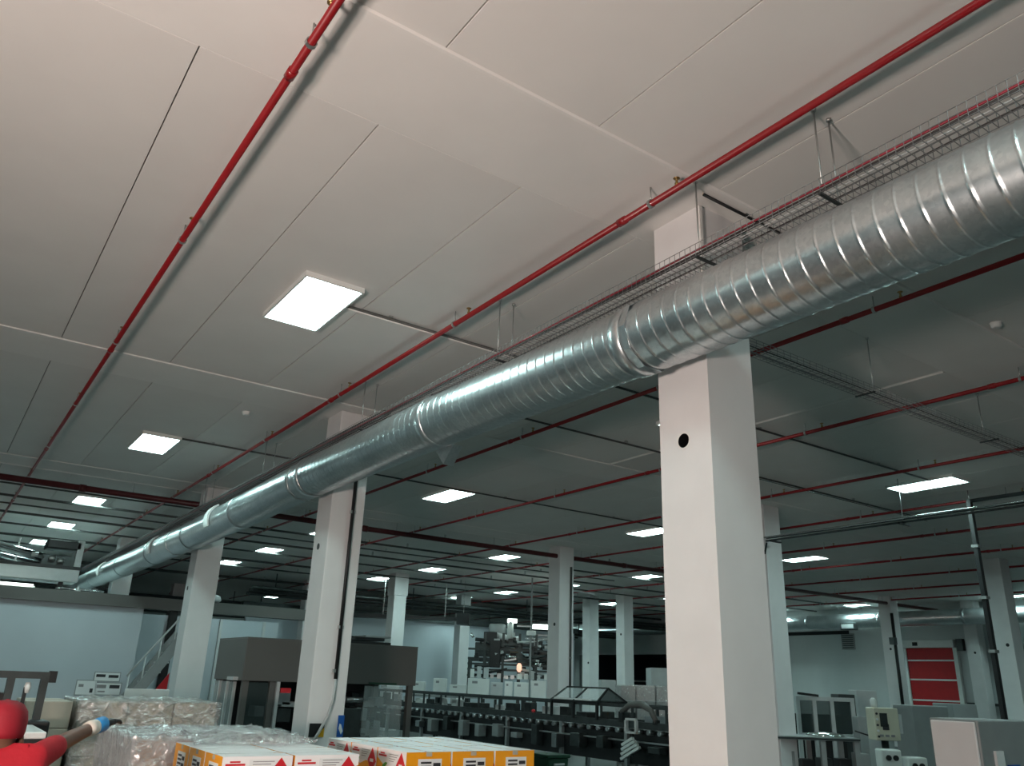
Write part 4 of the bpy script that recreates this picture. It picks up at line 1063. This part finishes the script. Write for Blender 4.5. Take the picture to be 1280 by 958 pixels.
# shirt
V2 = [(0, .0, .86), (0, .0, 1.02), (0, .02, 1.2), (0, .03, hc.z-.175), (0, .045, hc.z-.125), tuple(sh_r), tuple(sh_r + (el_r-sh_r)*.78), tuple(sh_l), (sh_l.x-.06, .05, 1.2)]
skin_mesh('shirt', V2, [(0,1), (1,2), (2,3), (3,4), (3,5), (5,6), (3,7), (7,8)], [(.17, .135), (.165, .13), (.185, .135), (.13, .10), (.068, .066), .066, .056, .070, .06], 'red_cloth', per)
V3 = [(0, 0, .96), (0, 0, .86), (.10, 0, .80), (.115, .02, .48), (.115, -.02, .12), (-.10, 0, .80), (-.115, 0, .48), (-.115, -.03, .12)]
skin_mesh('trousers', V3, [(0,1), (1,2), (2,3), (3,4), (1,5), (5,6), (6,7)], [(.155, .12), (.15, .125), .105, .08, .065, .105, .08, .065], 'navy_cloth', per, 1)
for s, yy in ((.115, -.02), (-.115, -.03)):
    MB().lathe([(.055, 0), (.06, .03), (.05, .09), (.045, .12)], (s, yy, 0), 12).build('shoe', 'rubber', per)
    MB().box(s-.05, s+.05, yy, yy+.20, 0, .055).build('shoe', 'rubber', per, bevel=.02)
# cap: dome over the skull plus brim facing forward (+Y)
mb = MB(); n = 24; prof = [(.096, -.055), (.101, -.03), (.102, .015), (.094, .052), (.072, .082), (.04, .096), (.008, .100)]
mb.lathe(prof, (0, .055, hc.z+.015), n); cap = mb.build('cap', 'red_cap', per); cap.scale = (.97, 1.04, 1.0)
MB().prism([(-.09, .14), (-.06, .22), (0, .245), (.06, .22), (.09, .14)], 2, hc.z-.02, hc.z-.012).build('cap_brim', 'red_cap', cap, bevel=.003)
MB().tube([(0, .055, hc.z+.112), (0, .055, hc.z+.118)], .008, 10).build('cap_button', 'red_cap', cap)
for s in (-1, 1): MB().lathe([(.004, -.03), (.014, -.02), (.018, .005), (.012, .03), (.004, .034)], (s*.083, .055, hc.z-.065), 8).build('ear', 'skin', per)
MB().prism([(.13, hc.z-.03), (.165, hc.z-.06), (.13, hc.z-.07)], 0, -.014, .014).build('nose', 'skin', per, bevel=.004)
for s in (-1, 1): MB().lathe([(.002, -.008), (.011, 0), (.002, .008)], (s*.032, .128, hc.z-.03), 8).build('eye', 'paper', per)
MB().box(-.025, .025, .125, .134, hc.z-.100, hc.z-.092).build('mouth', 'carton_red', per)
# collar stripe and shirt print on the back
MB().tube([(-.07, .0, hc.z-.118), (-.04, -.035, hc.z-.122), (0, -.045, hc.z-.124), (.04, -.035, hc.z-.122), (.07, 0, hc.z-.118)], .007, 6).build('collar_trim', 'shirt_print', per)
mb = MB(); n = 22
for k in range(n):
    a0, a1 = 2*PI*k/n, 2*PI*(k+1)/n
    mb.bar((.02+.095*math.cos(a0), -.128, hc.z-.29+.05*math.sin(a0)), (.02+.095*math.cos(a1), -.128, hc.z-.29+.05*math.sin(a1)), .012, .012)
mb.build('shirt_print', 'shirt_print', per)
# gloved hand: cuff, blue band, black fingers
hd_ = (ht_r-wr_r).normalized(); sd = hd_.cross(Vector((0, 0, 1))).normalized(); upn = sd.cross(hd_)
MB().tube([wr_r-hd_*.045, wr_r-hd_*.02, wr_r+hd_*.02], [.034, .038, .035], 14).build('cuff', 'cuff_white', per)
MB().tube([wr_r+hd_*.018, wr_r+hd_*.03, wr_r+hd_*.075, wr_r+hd_*.08], [.034, .037, .038, .034], 14).build('glove_band', 'glove_blue', per)
pv = [wr_r+hd_*.06, wr_r+hd_*.10, wr_r+hd_*.135]; pe = [(0,1), (1,2)]; prd = [(.034, .028), (.040, .024), (.038, .02)]
for q_, (off, ln) in enumerate(((-.030, .062), (-.010, .074), (.010, .070), (.029, .056))):
    b0_ = len(pv); base = wr_r+hd_*.135+sd*off
    pv += [base, base+hd_*ln*.5-upn*.004, base+hd_*ln*.85-upn*.022]; prd += [.0105, .0095, .008]; pe += [(2, b0_), (b0_, b0_+1), (b0_+1, b0_+2)]
b0_ = len(pv); base = wr_r+hd_*.085-sd*.042; pv += [base, base+hd_*.035-sd*.014, base+hd_*.062-sd*.012-upn*.012]; prd += [.013, .011, .009]; pe += [(1, b0_), (b0_, b0_+1), (b0_+1, b0_+2)]
skin_mesh('glove', pv, pe, prd, 'glove_black', per)

# ------------------------------------------------------------------ work flood lamp beside the photographer (out of view)
fl = thing('flood_lamp', 'warm work flood lamp on a tripod beside the photographer', 'lamp', (-2.7, 1.0, 0))
for k in range(3):
    a = 2*PI*k/3+.4; MB().tube([(.5*math.cos(a), .5*math.sin(a), 0), (0, 0, .9)], .016, 8).build('leg', 'dark_steel', fl)
MB().tube([(0, 0, .6), (0, 0, 1.5)], .02, 8).build('pole', 'dark_steel', fl)
MB().bar((-.55, 0, 1.5), (.55, 0, 1.5), .04).build('cross_bar', 'dark_steel', fl)
aim = Vector((.76, .58, .26)).normalized()
for s in (-1, 1):
    c_ = Vector((s*.36, 0, 1.62)); q_ = aim.to_track_quat('Z', 'Y')
    Mx = Matrix.Translation(c_) @ q_.to_matrix().to_4x4()
    hb_ = MB().box(-.30, .30, -.2, .2, -.06, 0, 0, Mx).build('lamp_head', 'yellow', fl)
    MB().box(-.28, .28, -.18, .18, 0, .006, 0, Mx).build('lamp_glass', 'flood_glass', hb_)
    ld = bpy.data.lights.new('flood_light', 'AREA'); ld.shape = 'RECTANGLE'; ld.size = .56; ld.size_y = .36; ld.energy = FLOOD_POWER/2; ld.color = FLOOD_COLOR
    lo = bpy.data.objects.new('flood_light', ld); COL.objects.link(lo); lo.parent = fl
    lo.matrix_local = Matrix.Translation(c_+aim*.02) @ (-aim).to_track_quat('Z', 'Y').to_matrix().to_4x4()
